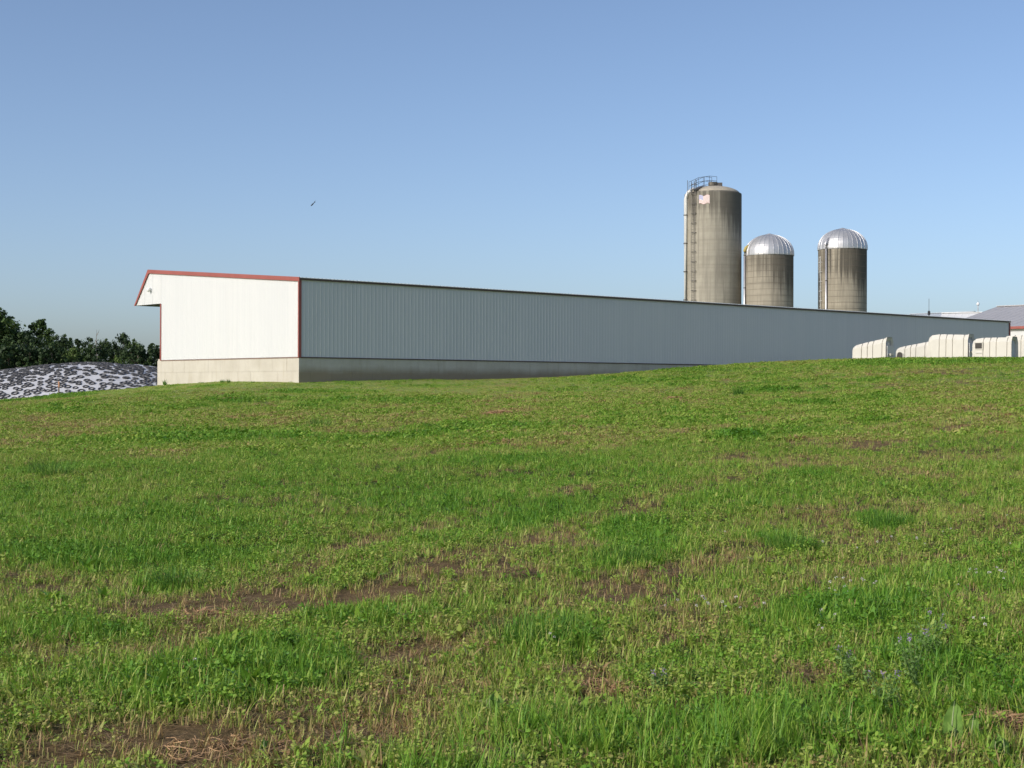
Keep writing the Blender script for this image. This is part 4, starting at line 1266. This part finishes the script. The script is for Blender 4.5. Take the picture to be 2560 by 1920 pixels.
M['dock'] = dock_mat("dock_leaf", (.13, .25, .045), (.20, .33, .07))
M['dock_rib'] = simple("leaf_midrib", (.26, .30, .14), .6)
def dock(px, py, leaves, label, name="broad_leaved_weed"):
    p = on_ground(px, py)
    o = empty(name, (p.x, p.y, p.z)); tag(o, label, "weed", "broad-leaved weeds in the meadow")
    for k, (L, W, az, tilt, dx) in enumerate(leaves):
        lm = leaf_mesh(L, W, k + 1)
        lo = lm.build("leaf", M['dock'], o, True, (dx, 0, -.02)); lo.rotation_euler = (math.radians(tilt), 0, math.radians(az))
        mb = MB(); mb.tube([(0, .01 + L * (.10 * t + .22 * t * t) - .026, L * t * (1 - .12 * t)) for t in np.linspace(0, .95, 7)], [.005, .0045, .004, .0035, .003, .002, .001], 5)
        mb.build("midrib", M['dock_rib'], lo, True)
    return o
dock(2385, 1868, [(.23, .092, -28, -2, -.01), (.16, .062, -34, 4, .08), (.11, .05, 70, 30, -.03), (.10, .05, -100, 35, .05)], "pair of big upright pale leaves by the bare soil patch at lower right")
dock(2500, 1905, [(.13, .05, -60, 25, 0), (.14, .05, 30, 20, 0), (.12, .05, 120, 40, 0), (.11, .05, 200, 35, 0), (.12, .055, 280, 40, 0)], "low leafy weed below the bare soil patch at lower right")
dock(1235, 1790, [(.12, .045, 30, 25, 0), (.13, .045, -40, 28, 0), (.12, .05, 100, 40, 0), (.11, .045, 170, 35, 0), (.12, .05, 240, 35, 0)], "bright jagged weed in the middle of the foreground")
dock(330, 1700, [(.10, .05, 20, 20, 0), (.10, .05, -70, 28, 0), (.10, .05, 110, 35, 0), (.09, .045, 200, 30, 0)], "pale round-leaved weed among the lush grass at lower left")
dock(660, 1888, [(.10, .04, 10, 8, 0), (.08, .035, -60, 20, 0)], "single upright leaf standing in the brown bare patch")

# purple-flowering lucerne plants
M['purple'] = simple("purple_petals", (.27, .20, .34), .7)
M['lucerne'] = dock_mat("lucerne_leaf", (.15, .27, .07), (.22, .33, .10))
def lucerne(px, py, H, nst, label, seed):
    rnd = random.Random(seed); p = on_ground(px, py)
    o = empty("lucerne_plant", (p.x, p.y, p.z)); tag(o, label, "plant", "purple-flowering plants at lower right")
    for k in range(nst):
        a = rnd.uniform(0, 6.28); ln = rnd.uniform(.1, .5); h = H * rnd.uniform(.7, 1.1)
        tip = Vector((math.cos(a) * ln * h, math.sin(a) * ln * h, h)); mid = Vector((tip.x * .4, tip.y * .4, h * .55))
        mb = MB(); mb.tube([(0, 0, 0), tuple(mid), tuple(tip)], [.003, .0025, .0015], 5); st = mb.build("stem", M['lucerne'], o)
        t = Tuft(seed * 31 + k)
        for j in range(46):
            f = rnd.uniform(.15, .97); c = mid * (f / .55) if f < .55 else mid.lerp(tip, (f - .55) / .45)
            t.leafblob((c.x + rnd.uniform(-.03, .03), c.y + rnd.uniform(-.03, .03), c.z + rnd.uniform(-.015, .015)), rnd.uniform(.012, .022), .5, 1.2)
        fo = MB(); fo.v, fo.f, fo.m = t.V, t.F, [0] * len(t.F); fo.build("foliage", M['lucerne'], st)
        if k % 2 == 0:
            t = Tuft(seed * 77 + k)
            for j in range(20):
                t.leafblob((tip.x + rnd.gauss(0, .007), tip.y + rnd.gauss(0, .007), tip.z + rnd.uniform(-.02, .02)), .009, .5, 1.5)
            fo = MB(); fo.v, fo.f, fo.m = t.V, t.F, [0] * len(t.F); fo.build("flower_head", M['purple'], st)
lucerne(2285, 1740, .30, 7, "largest purple-flowering plant left of the pair of big leaves", 1)
lucerne(2320, 1660, .28, 5, "purple-flowering plant behind the largest one", 2)
lucerne(2215, 1800, .22, 5, "low purple-flowering plant in front of the largest one", 3)
lucerne(2125, 1725, .20, 4, "small purple-flowering plant left of the others in long grass", 4)
lucerne(1648, 1740, .10, 3, "tiny purple flower beside the clump of dead straw", 5)

# grass tussocks that stand out, each one a thing
def tussock(px, py, H, rad, n, label, tint, seed):
    p = on_ground(px, py); t = Tuft(seed); r = t.r
    for k in range(n):
        a = r.uniform(0, 6.28); q = rad * math.sqrt(r.random())
        t.strip((q * math.cos(a), q * math.sin(a), -.02), a + r.uniform(-.8, .8), H * r.uniform(.55, 1.1), .006 * max(1, p.y / 20), r.uniform(.05, .4), r.uniform(0, .5), 4, r.random())
    me = bpy.data.meshes.new("grass_tussock"); me.from_pydata(t.V, [], t.F); me.materials.append(M['tussock'])
    at = me.attributes.new('bv', 'FLOAT', 'POINT'); at.data.foreach_set('value', t.B)
    o = link("grass_tussock", me, None, p); tag(o, label, "grass clump", "grass clumps standing above the mown sward")
M['tussock'] = leaf_mat("tussock_grass", (.040, .125, .015), (.080, .19, .026), (.15, .265, .045))
tussock(2215, 1318, .28, .24, 198, "dark green grass clump on the right beyond the clover patch", .2, 61)
tussock(1978, 1378, .30, .24, 198, "dark green grass clump left of the dark one further up the slope", .2, 62)
tussock(448, 1475, .26, .22, 176, "grass clump at the near edge of the lush strip on the left", .2, 63)
tussock(125, 1190, .38, .34, 187, "tall grass clump on the far left, alone in a green band", .2, 64)
tussock(797, 1066, .36, .30, 121, "small dark grass clump below the barn corner", .2, 65)
tussock(1845, 990, .45, .16, 120, "single weedy clump on the hillside below the barn wall", .3, 66)
tussock(1560, 1412, .24, .28, 187, "grass clump in the centre right among mown stubble", .2, 67)
tussock(1340, 1600, .20, .34, 420, "broad fresh grass clump in the middle foreground", .2, 68)
tussock(805, 952, .42, .45, 120, "leafy weeds growing against the shaded foundation", .2, 69)
tussock(465, 958, .14, .2, 50, "weeds at the foot of the sunlit foundation, left of centre", .5, 70)
tussock(556, 957, .24, .12, 50, "tall weed tuft at the middle of the sunlit foundation", .6, 71)
tussock(571, 957, .26, .08, 36, "thin weed next to the tall tuft by the sunlit foundation", .6, 72)
tussock(412, 964, .42, .08, 40, "thin pale weed near the left end of the sunlit foundation", .6, 73)
tussock(632, 957, .13, .08, 30, "short weed towards the right of the sunlit foundation", .6, 74)

# heaps of dead straw left by the mower
def straw_heap(px, py, w, label, seed, h=.14, n=420):
    rnd = random.Random(seed); p = on_ground(px, py); mb = MB()
    for k in range(n):
        a = rnd.uniform(0, 6.28); q = w * math.sqrt(rnd.random()); x, y = q * math.cos(a), q * math.sin(a) * .7
        top = h * max(0, 1 - (q / w) ** 2); z = rnd.uniform(0, top) + .01
        L = rnd.uniform(.05, .13) * (1 + p.y / 35); b = rnd.uniform(0, 6.28); s = rnd.uniform(-.25, .25); wd = .0018 * max(1, p.y / 14)
        d = Vector((math.cos(b), math.sin(b), s)); nrm = Vector((-math.sin(b), math.cos(b), rnd.uniform(-1, 1))) * wd
        c = Vector((x, y, z)); bend = Vector((0, 0, rnd.uniform(-.03, .02)))
        mb.quad(c - d * L / 2 - nrm, c + bend - nrm, c + bend + nrm, c - d * L / 2 + nrm); mb.quad(c + bend - nrm, c + d * L / 2 - nrm, c + d * L / 2 + nrm, c + bend + nrm)
    o = mb.build("straw_heap", M['straw'], None, False, p); tag(o, label, "straw heap", "heaps of dead straw on the meadow")
straw_heap(1245, 1037, .55, "orange-brown straw heap in the middle of the slope below the barn", 1)
straw_heap(1690, 1000, .45, "orange-brown straw heap on the hillside to the right", 2, .10)
straw_heap(576, 999, .55, "patch of orange straw on the bank below the sunlit gable", 3, .08)
straw_heap(1510, 1735, .20, "small heap of brown straw in the foreground, right of centre", 4, .05, 200)
straw_heap(510, 1540, .28, "loose pale straw in the brown strip on the left", 5, .04, 160)
straw_heap(2490, 1815, .24, "dead reddish straw at the right edge behind the big leaves", 6, .05, 240)
straw_heap(560, 1880, .30, "dead straw in the bare brown corner at lower left", 7, .03, 200)
straw_heap(1190, 1005, .25, "thin streak of straw above the main straw heap", 8, .03, 40) if False else None
